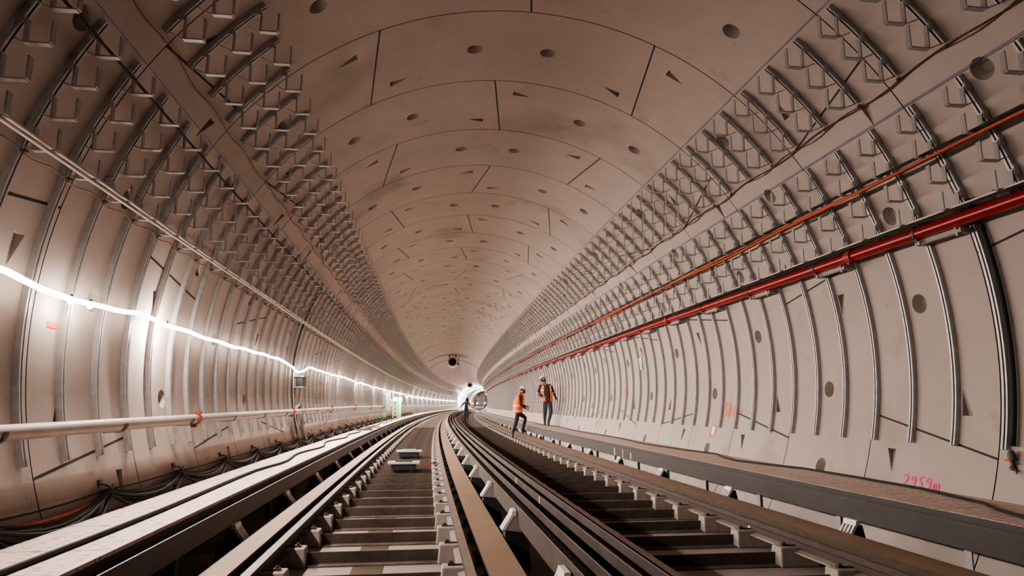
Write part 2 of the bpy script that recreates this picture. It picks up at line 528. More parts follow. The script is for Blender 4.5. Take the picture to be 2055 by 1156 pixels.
def fit_out(t, cu_l, cu_r):
    L = seat_mesh(1).build('rail_seat', 'block', t, bevel=.012); L.location = (cu_l, 0, 0)
    Rr = seat_mesh(-1).build('rail_seat', 'block', t, bevel=.012); Rr.location = (cu_r, 0, 0)
    c = clip_mesh().build('rail_clip', 'rust', t)
    pos = [(cu_l + .115, 0), (cu_l - .115, PI), (cu_r - .115, PI), (cu_r + .115, 0)]
    for i, (x, a) in enumerate(pos):
        k = c if i == 0 else c.copy()
        if i: C.objects.link(k)
        k.location = (x, 0, .163); k.rotation_euler = (0, 0, a); k.parent = t
for (cu, sA, step, rl, rr, nm) in ((-1.469, 5.556 - 9 * .862, .862, -.799, .757, 'left'), (1.469, 5.90 - 10 * .825, .825, -.769, .816, 'right')):
    proto = None; far = None
    for k in range(0, 150):
        s = sA + k * step
        if s < 1.6 or s > S_END - 1: continue
        num = nth(k - (4 if nm == 'left' else 4))
        lab = '%s steel sleeper of the %s track, counted from the camera' % (num, nm)
        grp = 'sleepers of the %s track' % nm
        if s < 40:
            if proto is None:
                proto = make_sleeper(cu, s, lab, grp); fit_out(proto, rl, rr)
            else: dup(proto, s, cu, -.28, lab, grp)
        else:
            if far is None:
                b = MB(); b.box((0, 0, .052), (2.3, .12, .104)); b.mi = 1
                b.box((rl + .015, 0, .0775), (.37, .2, .155), None, (.93, .86)); b.box((rr - .015, 0, .0775), (.37, .2, .155), None, (.93, .86))
                far = b.build('sleeper', ['sleeper', 'block']); 
                tag(far, lab, 'sleeper', grp); o = far
            else:
                o = far.copy(); C.objects.link(o); o['label'] = lab
            o.location = W(s, cu, -.28); o.rotation_euler = (0, 0, -s * K)

# guide bar insulators: white ribbed face, grey body, dark pedestal
def make_insulator(side, z0, z1, dark):
    # ribbed white face sloping down towards the running beam, grey cheeks, dark pedestal
    t = bpy.data.objects.new('guide_bar_insulator', None); C.objects.link(t); t.empty_display_size = .1
    xt, xb = .035 * side, .135 * side; L = .085
    h = z1 - z0
    b = MB()
    for i in range(4):
        ya = -L + 2 * L * (2 * i) / 7; yb = ya + 2 * L / 7
        b.hexa([(xb, ya, z0), (xb, yb, z0), (xb - .03 * side, yb, z0), (xb - .03 * side, ya, z0), (xt, ya, z1), (xt, yb, z1), (xt - .03 * side, yb, z1), (xt - .03 * side, ya, z1)])
    b.hexa([(xt + .018 * side, -L - .005, z1 - .03), (xt + .018 * side, L + .005, z1 - .03), (xt - .03 * side, L + .005, z1 - .03), (xt - .03 * side, -L - .005, z1 - .03),
            (xt + .004 * side, -L - .005, z1 + .012), (xt + .004 * side, L + .005, z1 + .012), (xt - .03 * side, L + .005, z1 + .012), (xt - .03 * side, -L - .005, z1 + .012)])
    b.build('insulator_cap', 'white', t)
    g = MB()
    g.hexa([(xb - .012 * side, -L + .004, z0), (xb - .012 * side, L - .004, z0), (-.05 * side, L - .004, z0 - .02), (-.05 * side, -L + .004, z0 - .02),
            (xt - .012 * side, -L + .004, z1 - .005), (xt - .012 * side, L - .004, z1 - .005), (-.02 * side, L - .004, z1 - .03), (-.02 * side, -L + .004, z1 - .03)])
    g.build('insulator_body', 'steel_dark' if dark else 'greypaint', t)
    p = MB()
    p.box((0, .0, z0 / 2 - .01), (.24, .2, z0 - .02), None, (.85, .8))
    p.build('pedestal', 'steel_dark', t)
    return t
rowsI = [(-.235, -1, 3.91, 2.19, 'left side of the centre guide bars', .335, .485, False, 44),
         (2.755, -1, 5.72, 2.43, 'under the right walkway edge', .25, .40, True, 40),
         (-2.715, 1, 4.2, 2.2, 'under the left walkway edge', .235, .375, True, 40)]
for u, side, sA, step, where, z0, z1, dk, cnt in rowsI:
    proto = make_insulator(side, z0, z1, dk)
    for k in range(cnt):
        s = sA + k * step
        if s > S_END - 2: break
        lab = '%s white guide bar insulator from the camera, %s' % (nth(k + 1), where)
        if k == 0:
            tag(proto, lab, 'insulator', 'guide bar insulators ' + where)
            proto.location = W(s, u, -.28); proto.rotation_euler = (0, 0, -s * K)
        else: dup(proto, s, u, -.28, lab)

# ------------------------------------------------------------------ walkways
def panel(u0, u1, z, name_label, group, sA, step, count, side):
    b = MB(); b.box(((u1 - u0) / 2, step / 2, -.012), (u1 - u0, step - .011, .024))
    proto = None
    for k in range(count):
        s = sA + k * step
        if s > S_END - 1: break
        lab = '%s perforated walkway grating of the %s walkway, counted from the camera' % (nth(k + 1), side)
        if proto is None:
            o = b.build('walkway_grating', 'walk', origin=Vector((0, 0, 0))); proto = o
            tag(o, lab, 'walkway grating', group)
        else:
            o = proto.copy(); C.objects.link(o); o['label'] = lab
        o.location = W(s, u0, z); o.rotation_euler = (0, 0, -s * K)
panel(-3.50, -2.845, .30, '', 'perforated walkway on the left', 5.196 - 3 * .84, .84, 170, 'left')
panel(2.87, 3.70, .345, '', 'perforated walkway on the right', 4.876 - 3 * .836, .836, 171, 'right')
for (u, z, side) in ((-2.865, .297, 'left'), (2.868, .342, 'right')):
    mb = MB(); w = .03
    mb.sweep([(u, z), (u + (w if side == 'left' else -w) * .5, z), (u + (w if side == 'left' else -w) * .5, z - .045), (u, z - .045)], SS, [0, 1, 1, 1])
    tag(mb.build('walkway_edge_strip', ['pale_edge', 'steel_dark']), 'pale steel edge strip along the %s walkway' % side, 'edge strip')
mb = MB(); mb.sweep([(-3.70, .27), (-3.5, .262), (-3.5, -.28), (-3.60, -.28)], SS)
struct(mb.build('trim_1', 'slab', origin=Vector((0, 0, 0))))
# posts carrying the walkways
def make_post(side):
    t = bpy.data.objects.new('walkway_post', None); C.objects.link(t); t.empty_display_size = .1
    b = MB(); b.box((0, 0, .28), (.012, .07, .56)); b.box((.03 * side, .032, .28), (.06, .008, .56)); b.build('upright', 'galv', t)
    g = MB(); g.box((.30 * side, .03, .535), (.62, .01, .05)); g.hexa([(.03 * side, .025, .36), (.04 * side, .025, .36), (.04 * side, .035, .36), (.03 * side, .035, .36), (.03 * side, .025, .52), (.2 * side, .025, .52), (.2 * side, .035, .52), (.03 * side, .035, .52)])
    g.build('bracket_arm', 'steel_dark', t)
    return t
for side, u, sA in ((1, 2.90, 4.62), (-1, -2.89, 4.0)):
    proto = make_post(side)
    for k in range(60):
        s = sA + k * 1.555
        lab = '%s galvanised post under the %s walkway edge, from the camera' % (nth(k + 1), 'right' if side > 0 else 'left')
        if k == 0:
            tag(proto, lab, 'post', 'posts under the %s walkway' % ('right' if side > 0 else 'left'))
            proto.location = W(s, u, -.28); proto.rotation_euler = (0, 0, -s * K)
        else: dup(proto, s, u, -.28, lab)
# ------------------------------------------------------------------ cable bracket uprights with hooks
ROWS = [  # name, phi_low, phi_high, arm-top angles, arm length, base width, side
    ('upper right vault', 37.65, 50.5, [48.8, 44.6, 40.5], .195, .165, 1),
    ('upper left vault', 143.35, 130.75, [131.7, 136.1, 140.6], .185, .15, -1),
    ('lower right wall', -13.5, 33.35, [31.9, 27.95, 24.15, 20.25], .16, .158, 1),
    ('lower left wall', 194.25, 148.05, [149.6, 153.5, 157.3, 160.9], .15, .148, -1)]
CH = [(-.026, 0), (.026, 0), (.026, .048), (.009, .048), (.009, .041), (.021, .041), (.021, .006), (-.021, .006), (-.021, .041), (-.009, .041), (-.009, .048), (-.026, .048)]
def channel_mb(lo, hi, nseg, simple=False):
    b = MB(); pr = [(-.026, 0), (.026, 0), (.026, .048), (-.026, .048)] if simple else CH
    u0, z0 = uz(lo, R); rings = []
    for i in range(nseg + 1):
        ph = lo + (hi - lo) * i / nseg
        rings.append([(uz(ph, R - d)[0] - u0, y, uz(ph, R - d)[1] - z0) for y, d in pr])
    b.loft(rings); return b
def hook_mb(side, L, w):
    b = MB(); f = -side; t = .010; h = .023; fr = .96 * L
    def bar(p, q, nrm):      # flat bar between two points of the cross section
        (x0, z0), (x1, z1) = p, q; nx, nz = nrm
        b.hexa([(x0, -h, z0), (x1, -h, z1), (x1, h, z1), (x0, h, z0), (x0 + nx * t, -h, z0 + nz * t), (x1 + nx * t, -h, z1 + nz * t), (x1 + nx * t, h, z1 + nz * t), (x0 + nx * t, h, z0 + nz * t)])
    x0 = 0
    bar((0, 0), (0, -L), (f, 0))
    bar((0, -L), (f * w, -L), (0, -1))
    bar((f * w, -L), (f * w, -L + fr), (f, 0))
    # bent tongue onto the channel and brace
    bar((0, 0), (side * .05, .05), (f * .3, .9))
    T = Matrix.Translation((side * .022, -.036, .012))
    b.box((side * .02, -.034, -.0), (.05, .006, .085))
    b.tube([(0, 0, -L), (side * L * .62, 0, -L * .72)], .005, 4)
    return b
N_ST = 75; K0 = -3
for nm, lo, hi, arms, L, w, side in ROWS:
    nseg = 22 if abs(hi - lo) > 20 else 8
    hooks = 'three' if len(arms) == 3 else 'four'
    def lab(k): return 'galvanised curved upright with %s cable hooks on %s, %s from camera' % (hooks, nm, nth(k + 1))
    u0, z0 = uz(lo, R)
    st = lambda k: 5.05 + PITCH * (k + K0) + (.085 if nm == 'lower right wall' else (.03 if 'left wall' in nm else 0))
    root = thing('cable_bracket', lab(0), 'cable bracket', st(0), u0, z0, 'cable brackets on the ' + nm)
    channel_mb(lo, hi, nseg).build('channel', 'galv', root)
    hm = None
    for a in arms:
        ua, za = uz(a, R - .056)
        if hm is None: o = hook_mb(side, L, w).build('cable_hook', 'galv', root); hm = o
        else: o = hm.copy(); C.objects.link(o); o.parent = root
        o.location = (ua - u0, 0, za - z0)
    for k in range(1, N_ST): dup(root, st(k), u0, z0, lab(k))
# all further brackets, beyond the first 300, as one object
mb = MB()
for nm, lo, hi, arms, L, w, side in ROWS:
    u0, z0 = uz(lo, R)
    for k in range(N_ST, 260):
        s = 5.05 + PITCH * (k + K0)
        if s > S_END - .3: break
        one = channel_mb(lo, hi, 8 if abs(hi - lo) > 20 else 3, True)
        fr = s < 90
        if fr:
            for a in arms:
                ua, za = uz(a, R - .056); f = -side
                for (cx, cz, dx, dz) in ((0, -L / 2, .008, L), (f * w / 2, -L, w, .008), (f * w, -L / 2, .008, L)):
                    one.box((ua - u0 + cx, 0, za - z0 + cz), (dx, .042, dz))
        T = Matrix.Translation(W(s, u0, z0)) @ Matrix.Rotation(-s * K, 4, 'Z')
        mb.add([T @ Vector(q) for q in one.v], one.f)
tag(mb.build('cable_bracket', 'galv', fix=False), 'distant galvanised cable brackets lining both sides of the far tunnel', 'cable bracket', None, 'stuff')

# ------------------------------------------------------------------ pipes, conduits and cables along the walls
def cable(name, pts, r, m, label, cat, group=None, n=8):
    b = MB(); b.smooth = True; b.tube(pts, r, n)
    return tag(b.build(name, m), label, cat, group)
def run(s0, s1, fn, st=.5):    # fn(s)->(phi, radial offset)
    out = []
    s = s0
    while s <= s1:
        ph, d = fn(s); out.append(P(s, ph, R - d)); s += st if s < 45 else st * 4
    return out
pipe_phi = lambda s: 16.72 + min(.6, max(0, s - 8) * .035)
root = thing('red_fire_pipe', 'long red painted fire main running along the right wall', 'pipe', 5, *uz(16.7, R - .19))
def in_local(o, root):       # keep world-built part under its thing
    bpy.context.view_layer.update()
    o.parent = root; o.matrix_parent_inverse = root.matrix_world.inverted()
b = MB(); b.smooth = True; b.tube(run(1.5, S_END, lambda s: (pipe_phi(s), .19), .6), .058, 20)
in_local(b.build('pipe', 'red', origin=Vector((0, 0, 0))), root)
def ring_at(s, phi, d, r0, r1, w, T0=None):
    c = P(s, phi, R - d); a = s * K
    T = Matrix.Translation(c) @ Matrix.Rotation(-a, 4, 'Z')
    b = MB(); b.smooth = False
    b.lathe([(r0, -w / 2), (r1, -w / 2), (r1, w / 2), (r0, w / 2), (r0, -w / 2)], 20, T)
    return b
for s in (6.61, 12.3, 18.0, 23.7, 29.4, 35.1):
    b = ring_at(s, pipe_phi(s), .19, .05, .073, .10)
    T = Matrix.Translation(P(s, pipe_phi(s), R - .19)) @ Matrix.Rotation(-s * K, 4, 'Z')
    b.box((-.02, 0, -.078), (.05, .04, .03), T); b.box((.02, 0, .078), (.05, .04, .03), T)
    in_local(b.build('pipe_coupling', 'redcoup', origin=Vector((0, 0, 0))), root)
k = 0
for i in range(22):
    s = 5.60 + 1.674 * i
    t = thing('pipe_clamp', '%s steel ring clamp with strut holding the red fire pipe, from the camera' % nth(i + 1), 'pipe clamp', s, *uz(pipe_phi(s), R - .19), 'clamps of the red fire pipe')
    b = MB(); b.lathe([(.056, -.018), (.064, -.018), (.064, .018), (.056, .018), (.056, -.018)], 20)
    b.box((-.012, 0, -.075), (.03, .036, .03)); b.build('ring', 'strap', t)
    b = MB(); b.box((.05, -.20, -.082), (.045, .56, .045)); b.box((.10, -.44, -.082), (.10, .04, .045)); b.box((.10, .05, -.082), (.10, .04, .045)); b.build('strut', 'cabgrey', t)
    b = MB()
    for (x, y, z) in ((-.012, -.03, -.10), (.02, -.44, -.06), (.03, -.44, -.115)):
        b.box((x, y, z), (.025, .025, .03))
    b.build('bolt', 'edge', t)
# grey water pipe on the left wall
root = thing('grey_water_pipe', 'long grey steel water pipe hung low along the left wall', 'pipe', 5, *uz(191, R - .15))
gp = lambda s: 190.95 - min(1.2, max(0, s - 4) * .06)
b = MB(); b.smooth = True; b.tube(run(1.5, S_END, lambda s: (gp(s), .15), .6), .054, 18)
in_local(b.build('pipe', 'pipe', origin=Vector((0, 0, 0))), root)
for s in (8.3, 13.95, 19.3, 24.9, 30.5, 36):
    b = ring_at(s, gp(s), .15, .05, .068, .07)
    T = Matrix.Translation(P(s, gp(s), R - .15)) @ Matrix.Rotation(-s * K, 4, 'Z')
    b.box((.03, 0, .075), (.06, .05, .03), T); b.box((-.01, 0, -.078), (.06, .05, .03), T)
    in_local(b.build('pipe_coupling', 'redcoup', origin=Vector((0, 0, 0))), root)
hb = None
for i in range(24):
    s = 4.61 + 1.725 * i
    lab = '%s dark hook hanger carrying the grey water pipe, from the camera' % nth(i + 1)
    u, z = uz(gp(s), R - .15)
    if hb is None:
        b = MB(); pts = []
        for q in range(9):
            a = PI + PI * q / 8 if False else -PI / 2 - 0.2 + (PI * .62) * q / 8
            pts.append((.061 * math.cos(a), .061 * math.sin(a)))
        path = [(-.12, -.066)] + [(x, zz) for x, zz in pts] 
        rings = [[(x, -.018, zz), (x, .018, zz), (x * 1.11, .018, zz * 1.11 ), (x * 1.11, -.018, zz * 1.11)] for x, zz in path]
        b.loft(rings); hb = b.build('pipe_hanger', 'strap', origin=Vector((0, 0, 0))); o = hb
        tag(o, lab, 'pipe hanger', 'hangers of the grey water pipe')
    else: o = hb.copy(); C.objects.link(o); o['label'] = lab
    o.location = W(s, u, z); o.rotation_euler = (0, 0, -s * K)

wob = lambda s, a, ph, f=.9: a * math.sin(s * f + ph) + a * .6 * math.sin(s * 2.1 * f + ph * 2)
cable('conduit', run(1, S_END, lambda s: (162.02 + wob(s, .03, 0), .145)), .0125, 'conduit', 'thin white conduit on the left wall hooks, nearer the wall', 'conduit')
cable('conduit', run(1, S_END, lambda s: (162.85 + wob(s, .03, 2), .225)), .0125, 'conduit', 'thin white conduit on the left wall hooks, nearer the tunnel middle', 'conduit')
cable('cable', run(1, 14.3, lambda s: (150.55 + wob(s, .05, 1), .19)) + [P(14.45, 151, R - .1), P(14.5, 154, R - .07)] + [P(14.5, p, R - .07) for p in range(157, 200, 4)], .0105, 'black', 'black cable along the top left wall hooks, dropping down the wall', 'cable')
cable('cable', run(14.6, 60, lambda s: (150.6 + wob(s, .1, 1), .19)), .010, 'black', 'black cable continuing along the top left wall hooks into the distance', 'cable')
cable('cable', run(1, S_END, lambda s: (26.75 + wob(s, .09, 1), .20)), .0165, 'black', 'black cable lying in the second right wall hooks', 'cable')
cable('cable', run(1, S_END, lambda s: (26.2 + wob(s, .16, 0), .19 + .04 * math.sin(s * 1.3))), .0185, 'orange_cable', 'bright orange cable lying beside the black one in right wall hooks', 'cable')
cable('cable', run(1, S_END, lambda s: (25.9 + wob(s, .16, 3), .24 + .02 * math.sin(s * 1.1 + 1))), .012, 'orange_cable', 'thinner orange cable twisted under the bright orange one', 'cable')
cable('conduit', run(1, S_END, lambda s: (18.55 + wob(s, .03, 1), .215)), .0095, 'conduit', 'white conduit just above the red fire pipe', 'conduit')
for i, (dp, d, r) in enumerate(((-.1, .185, .013), (-.28, .16, .014), (-.35, .225, .011), (-.2, .135, .012))):
    cable('cable', run(1, S_END, lambda s, i=i: (18.45 + dp + wob(s, .06, i * 2.1), d)), r, 'black', ['black cable touching the white conduit above the red pipe', 'black cable behind the white conduit above the red pipe', 'thin black cable lowest in the hooks above the red pipe', 'black cable closest to the wall above the red pipe'][i], 'cable')
# earth wires and setting-out strings at the ends of the uprights
cable('earth_wire', run(1, 70, lambda s: (36.9 + .35 * math.sin(s * 2 * PI / PITCH / 2), .02), .14), .0055, 'copper', 'copper earth wire along the lower ends of upper right uprights', 'wire', None, 5)
cable('earth_wire', run(1, 70, lambda s: (37.0 - .3 * math.sin(s * 2 * PI / 1.674), .03), .2), .006, 'rust', 'brown earth wire crossing below the upper right uprights', 'wire', None, 5)
cable('earth_wire', run(1, 70, lambda s: (144.1 + .25 * math.sin(s * 2 * PI / PITCH / 2), .02), .14), .0055, 'copper', 'copper earth wire along the lower ends of upper left uprights', 'wire', None, 5)
cable('earth_wire', run(1, 60, lambda s: (163.5 + .25 * math.sin(s * 2 * PI / PITCH), .05), .11), .005, 'copper', 'copper earth wire sagging below the white conduits on left wall', 'wire', None, 5)
cable('string_line', run(1, 60, lambda s: (33.75, .05)), .004, 'blue_string', 'blue setting-out string along the tops of lower right uprights', 'string', None, 5)
cable('string_line', run(1, 45, lambda s: (51.1, .03)), .003, 'blue_string', 'blue setting-out string along the tops of upper right uprights', 'string', None, 5)
cable('string_line', run(1, 45, lambda s: (147.5, .04)), .003, 'blue_string', 'blue setting-out string along the tops of lower left uprights', 'string', None, 5)
cl = None
for i in range(40):
    s = 4.492 + PITCH * i
    lab = 'brown earth clamp at lower end of upper right upright, %s from camera' % nth(i + 1)
    if cl is None:
        b = MB(); b.box((0, 0, 0), (.02, .03, .02)); b.box((-.008, .0, -.017), (.013, .013, .022)); b.tube([(-.013, -.02, -.01), (.013, .02, .0)], .008, 6)
        cl = b.build('earth_clamp', 'brass', origin=Vector((0, 0, 0))); o = cl; tag(o, lab, 'clamp', 'earth clamps on upper right uprights')
    else: o = cl.copy(); C.objects.link(o); o['label'] = lab
    o.location = P(s, 37.2, R - .03); o.rotation_euler = (0, 0, -s * K)
for i in range(30):
    s = 4.492 + PITCH * i
    o = cl.copy(); C.objects.link(o); o['label'] = 'brown earth clamp on lower left upright by copper wire, %s from camera' % nth(i + 1); o['group'] = 'earth clamps on lower left uprights'
    o.location = P(s, 163.4, R - .075); o.rotation_euler = (0, 0, -s * K)
for i in range(18):
    s = 4.6 + PITCH * i * 2
    o = cl.copy(); C.objects.link(o); o.data = cl.data
    o['label'] = 'small brass clamp just above the red fire pipe, %s from camera' % nth(i + 1); o['group'] = 'brass clamps above the red pipe'
    o.location = P(s, 17.9, R - .10); o.rotation_euler = (0, 0, -s * K)

# black hose with a valve at the first right upright
b = MB(); b.smooth = True
b.tube([P(5.06, p, R - .06) for p in (19, 18, 17)] + [P(5.055, p, R - .04) for p in range(15, -14, -2)] , .022, 10)
t = thing('black_hose', 'thick black hose hanging beside the nearest right wall upright', 'hose', 5, *uz(-13, R - .04))
in_local(b.build('hose', 'black', origin=Vector((0, 0, 0))), t)
c = P(5.055, -14, R - .045)
b = MB(); b.tube([c + Vector((0, 0, .03)), c, c - Vector((0, 0, .05)), c - Vector((0, 0, .055)), c - Vector((0, 0, .10)), c - Vector((0, 0, .105)), c - Vector((0, 0, .13))], [.02, .03, .03, .018, .018, .028, .028], 10)
for a in (-1, 1): b.tube([c + Vector((0, 0, -.125)), c + Vector((.02 * a, .045 * a, -.13)), c + Vector((.022 * a, .05 * a, -.155))], .009, 6)
in_local(b.build('hose_coupling', 'strap', origin=Vector((0, 0, 0))), t)
b = MB(); b.tube([c + Vector((-.04, -.035, -.07)), c + Vector((-.02, 0, -.06)), c + Vector((-.02, .05, -.052))], .008, 6)
in_local(b.build('valve_handle', 'tape', origin=Vector((0, 0, 0))), t)

# sagging cable bundle low on the left wall, hung from small hooks
HK = [2.8, 4.42] + [6.13 + 1.655 * i for i in range(40)]
cols = ['black', 'black', 'black', 'green', 'black', 'orange_cable', 'black', 'black']
names = ['topmost black cable', 'second black cable', 'slack black cable', 'dark green hose', 'black cable with the deepest sag', 'orange cable', 'thin black cable', 'lowest black cable']
for ci in range(8):
    pts = []; rr = random.Random(100 + ci)
    for a, bb in zip(HK[:-1], HK[1:]):
        if a > 62: break
        sag = (.25 if ci == 0 else .9 + .35 * ci * rr.uniform(.5, 1.15))
        if a < 5: sag *= 1.5
        if ci == 5: sag = 1.0
        for q in range(8):
            t = q / 8; s = a + (bb - a) * t
            ph = 198.55 + .1 * ci + sag * 4 * t * (1 - t)
            pts.append(P(s, ph, R - .035 - .012 * (ci % 4) - .02 * 4 * t * (1 - t)))
    cable('cable', pts, [.008, .014, .013, .014, .013, .012, .010, .013][ci], cols[ci], names[ci] + ' in the sagging bundle along left wall base', 'cable')
hk = None
for i, s in enumerate(HK[:36]):
    lab = '%s small black wall hook carrying the sagging cable bundle, from camera' % nth(i + 1)
    if hk is None:
        b = MB(); b.tube([(-.07, 0, .03), (0, 0, .02), (.03, 0, 0), (.05, 0, -.02), (.055, 0, .03)], .008, 6); b.box((-.055, 0, .03), (.02, .05, .06))
        hk = b.build('cable_hook', 'strap', origin=Vector((0, 0, 0))); o = hk; tag(o, lab, 'hook', 'hooks of the left cable bundle')
    else: o = hk.copy(); C.objects.link(o); o['label'] = lab
    o.location = P(s, 198.3, R - .05); o.rotation_euler = (0, 0, -s * K)
# cables lying on the walkways
pts = []
for s in frange(1.5, 60, .5):
    u = -3.13 - .03 * math.sin(s * .9) - max(0, s - 8) * .004 - (.08 * math.sin(s * 1.7) if s > 9 else 0)
    pts.append(W(s, u, .318))
cable('cable', pts, .017, 'black', 'thick black cable lying along the left walkway', 'cable')
key = [(2, 2.95), (4.35, 3.13), (5.2, 3.45), (6, 3.6), (7.0, 3.62), (7.9, 3.62), (8.6, 3.45), (9.2, 3.33), (9.8, 3.42), (10.43, 3.6), (11.6, 3.45), (13.05, 3.36), (16, 3.5), (20, 3.42), (24, 3.62), (27, 3.4), (32, 3.55), (37, 3.4), (42, 3.55), (50, 3.45), (60, 3.55)]
pts = []
for s in frange(2, 60, .3):
    for (a, ua), (bb, ub) in zip(key[:-1], key[1:]):
        if a <= s <= bb:
            t = (s - a) / (bb - a); t = t * t * (3 - 2 * t); pts.append(W(s, ua + (ub - ua) * t, .359)); break
cable('cable', pts, .0125, 'black', 'black cable snaking along the right walkway', 'cable')

# ------------------------------------------------------------------ rope light on the left wall
LP = [(1.2, 175.4), (3.6, 175.35), (4.55, 175.3), (5.1, 175.85), (5.5, 176.15), (6.15, 175.65), (6.55, 175.3), (7.3, 175.55), (8.4, 175.75), (9.4, 175.85), (11, 175.6), (12.4, 175.5), (13.2, 175.7), (14.0, 176.7), (14.55, 177.6), (15.1, 177.3), (15.85, 175.2), (18, 175.3), (20, 175.25), (22, 174.95), (24.5, 175.3), (25.6, 176.3), (26.4, 175.2), (29, 175.4), (31, 175.7)]
s = 31.0; rr = random.Random(5)
while s < S_END - 3:
    d = 2.6 if s < 52 else rr.uniform(4, 6)
    sag = .5 if s < 52 else rr.uniform(2.2, 3.6)
    LP += [(s + d / 2, 175.4 + sag), (s + d, 175.2 + rr.uniform(-.3, .3))]; s += d
def lp(s):
    for (a, pa), (bb, pb) in zip(LP[:-1], LP[1:]):
        if a <= s <= bb:
            t = (s - a) / (bb - a); t = t * t * (3 - 2 * t); return pa + (pb - pa) * t
    return LP[-1][1]
pts = [P(s, lp(s) + .12 * math.sin(s * 5.3), R - .15) for s in frange(1.3, 60, .22)] + [P(s, lp(s), R - .15) for s in frange(60.5, S_END - 3.5, .7)]
LEDR = .022
cable('rope_light', pts, LEDR, 'led', 'glowing rope light strung along the left wall', 'light', None, 6)
# ------------------------------------------------------------------ people
M['skin'] = mat('skin', (0.42, 0.23, 0.16), 0.55)
M['hair'] = mat('dark_hair', (0.03, 0.022, 0.018), 0.7)
M['jacket'] = mat('black_jacket_cloth', (0.022, 0.021, 0.023), 0.8)
M['navy'] = mat('navy_jacket_cloth', (0.022, 0.024, 0.055), 0.8)
M['jeans'] = mat('dark_blue_jeans', (0.05, 0.06, 0.08), 0.85, 0, .3, 12)
M['trousers'] = mat('black_trousers', (0.022, 0.022, 0.024), 0.85)
M['shoe'] = mat('black_boot_leather', (0.03, 0.027, 0.025), 0.6)
M['pullover'] = mat('dark_grey_pullover', (0.075, 0.075, 0.068), 0.9)
M['vest'] = mat('orange_hi_vis_cloth', (0.95, 0.14, 0.03), 0.7)
M['band'] = mat('silver_reflective_tape', (0.66, 0.60, 0.55), 0.4)
M['yellowband'] = mat('yellow_arm_tape', (0.75, 0.47, 0.05), 0.6)
M['helmet'] = mat('white_helmet_plastic', (0.80, 0.74, 0.69), 0.35)

def skin_body(name, root, J, edges, mats, segs):
    names = list(J); ix = {n: i for i, n in enumerate(names)}
    me = bpy.data.meshes.new(name + '_base')
    me.from_pydata([J[n][0] for n in names], [(ix[a], ix[b]) for a, b in edges], [])
    o = bpy.data.objects.new('temporary', me); C.objects.link(o)
    md = o.modifiers.new('skin', 'SKIN'); md.use_smooth_shade = True; md.branch_smoothing = .4
    if not me.skin_vertices: me.skin_vertices.new()
    sv = me.skin_vertices[0].data
    for i, n in enumerate(names):
        r = J[n][1]; sv[i].radius = (r, r) if not isinstance(r, tuple) else r; sv[i].use_root = (n == 'pelvis')
    sd = o.modifiers.new('sub', 'SUBSURF'); sd.levels = 2; sd.render_levels = 2
    dg = bpy.context.evaluated_depsgraph_get()
    ev = o.evaluated_get(dg)
    m2 = bpy.data.meshes.new_from_object(ev)
    bpy.data.objects.remove(o)
    m2.name = name
    for k in mats: m2.materials.append(M[k])
    S = [(Vector(J[a][0]), Vector(J[b][0]), mi) for a, b, mi in segs]
    def dist(p, a, b):
        d = b - a; L = d.length_squared
        t = max(0, min(1, (p - a).dot(d) / L)) if L else 0
        return (p - a - d * t).length
    for f in m2.polygons:
        f.use_smooth = True
        f.material_index = min(S, key=lambda q: dist(f.center, q[0], q[1]))[2]
    b = bpy.data.objects.new(name, m2); C.objects.link(b); b.parent = root
    return b
def hand(J, E, S, pre, wrist, d, side, palm_n, curl, mi):
    # five separate fingers from a palm; d = pointing direction, side = thumb direction
    w = Vector(wrist); d = Vector(d).normalized(); sd = Vector(side).normalized(); n = Vector(palm_n).normalized()
    pc = w + d * .055
    J[pre + 'palm'] = (tuple(pc), .030); E.append((pre + 'wrist', pre + 'palm')); S.append((pre + 'wrist', pre + 'palm', mi))
    for q, (off, L) in enumerate(((.026, .07), (.009, .08), (-.009, .075), (-.026, .058))):
        b_ = w + d * .085 + sd * off; k1 = b_ + (d + n * curl * .5).normalized() * L * .5; k2 = k1 + (d + n * curl * 1.4).normalized() * L * .5
        a, bb, c = ['%sf%d%s' % (pre, q, x) for x in 'abc']
        J[a] = (tuple(b_), .0105); J[bb] = (tuple(k1), .009); J[c] = (tuple(k2), .007)
        E += [(pre + 'palm', a), (a, bb), (bb, c)]; S += [(pre + 'palm', a, mi), (a, bb, mi), (bb, c, mi)]
    t0 = w + d * .03 + sd * .03; t1 = t0 + (d * .6 + sd * .7 + n * .2).normalized() * .04; t2 = t1 + (d * .9 + sd * .2 + n * .4).normalized() * .03
    J[pre + 'ta'] = (tuple(t0), .012); J[pre + 'tb'] = (tuple(t1), .010); J[pre + 'tc'] = (tuple(t2), .008)
    E += [(pre + 'palm', pre + 'ta'), (pre + 'ta', pre + 'tb'), (pre + 'tb', pre + 'tc')]
    S += [(pre + 'palm', pre + 'ta', mi), (pre + 'ta', pre + 'tb', mi), (pre + 'tb', pre + 'tc', mi)]
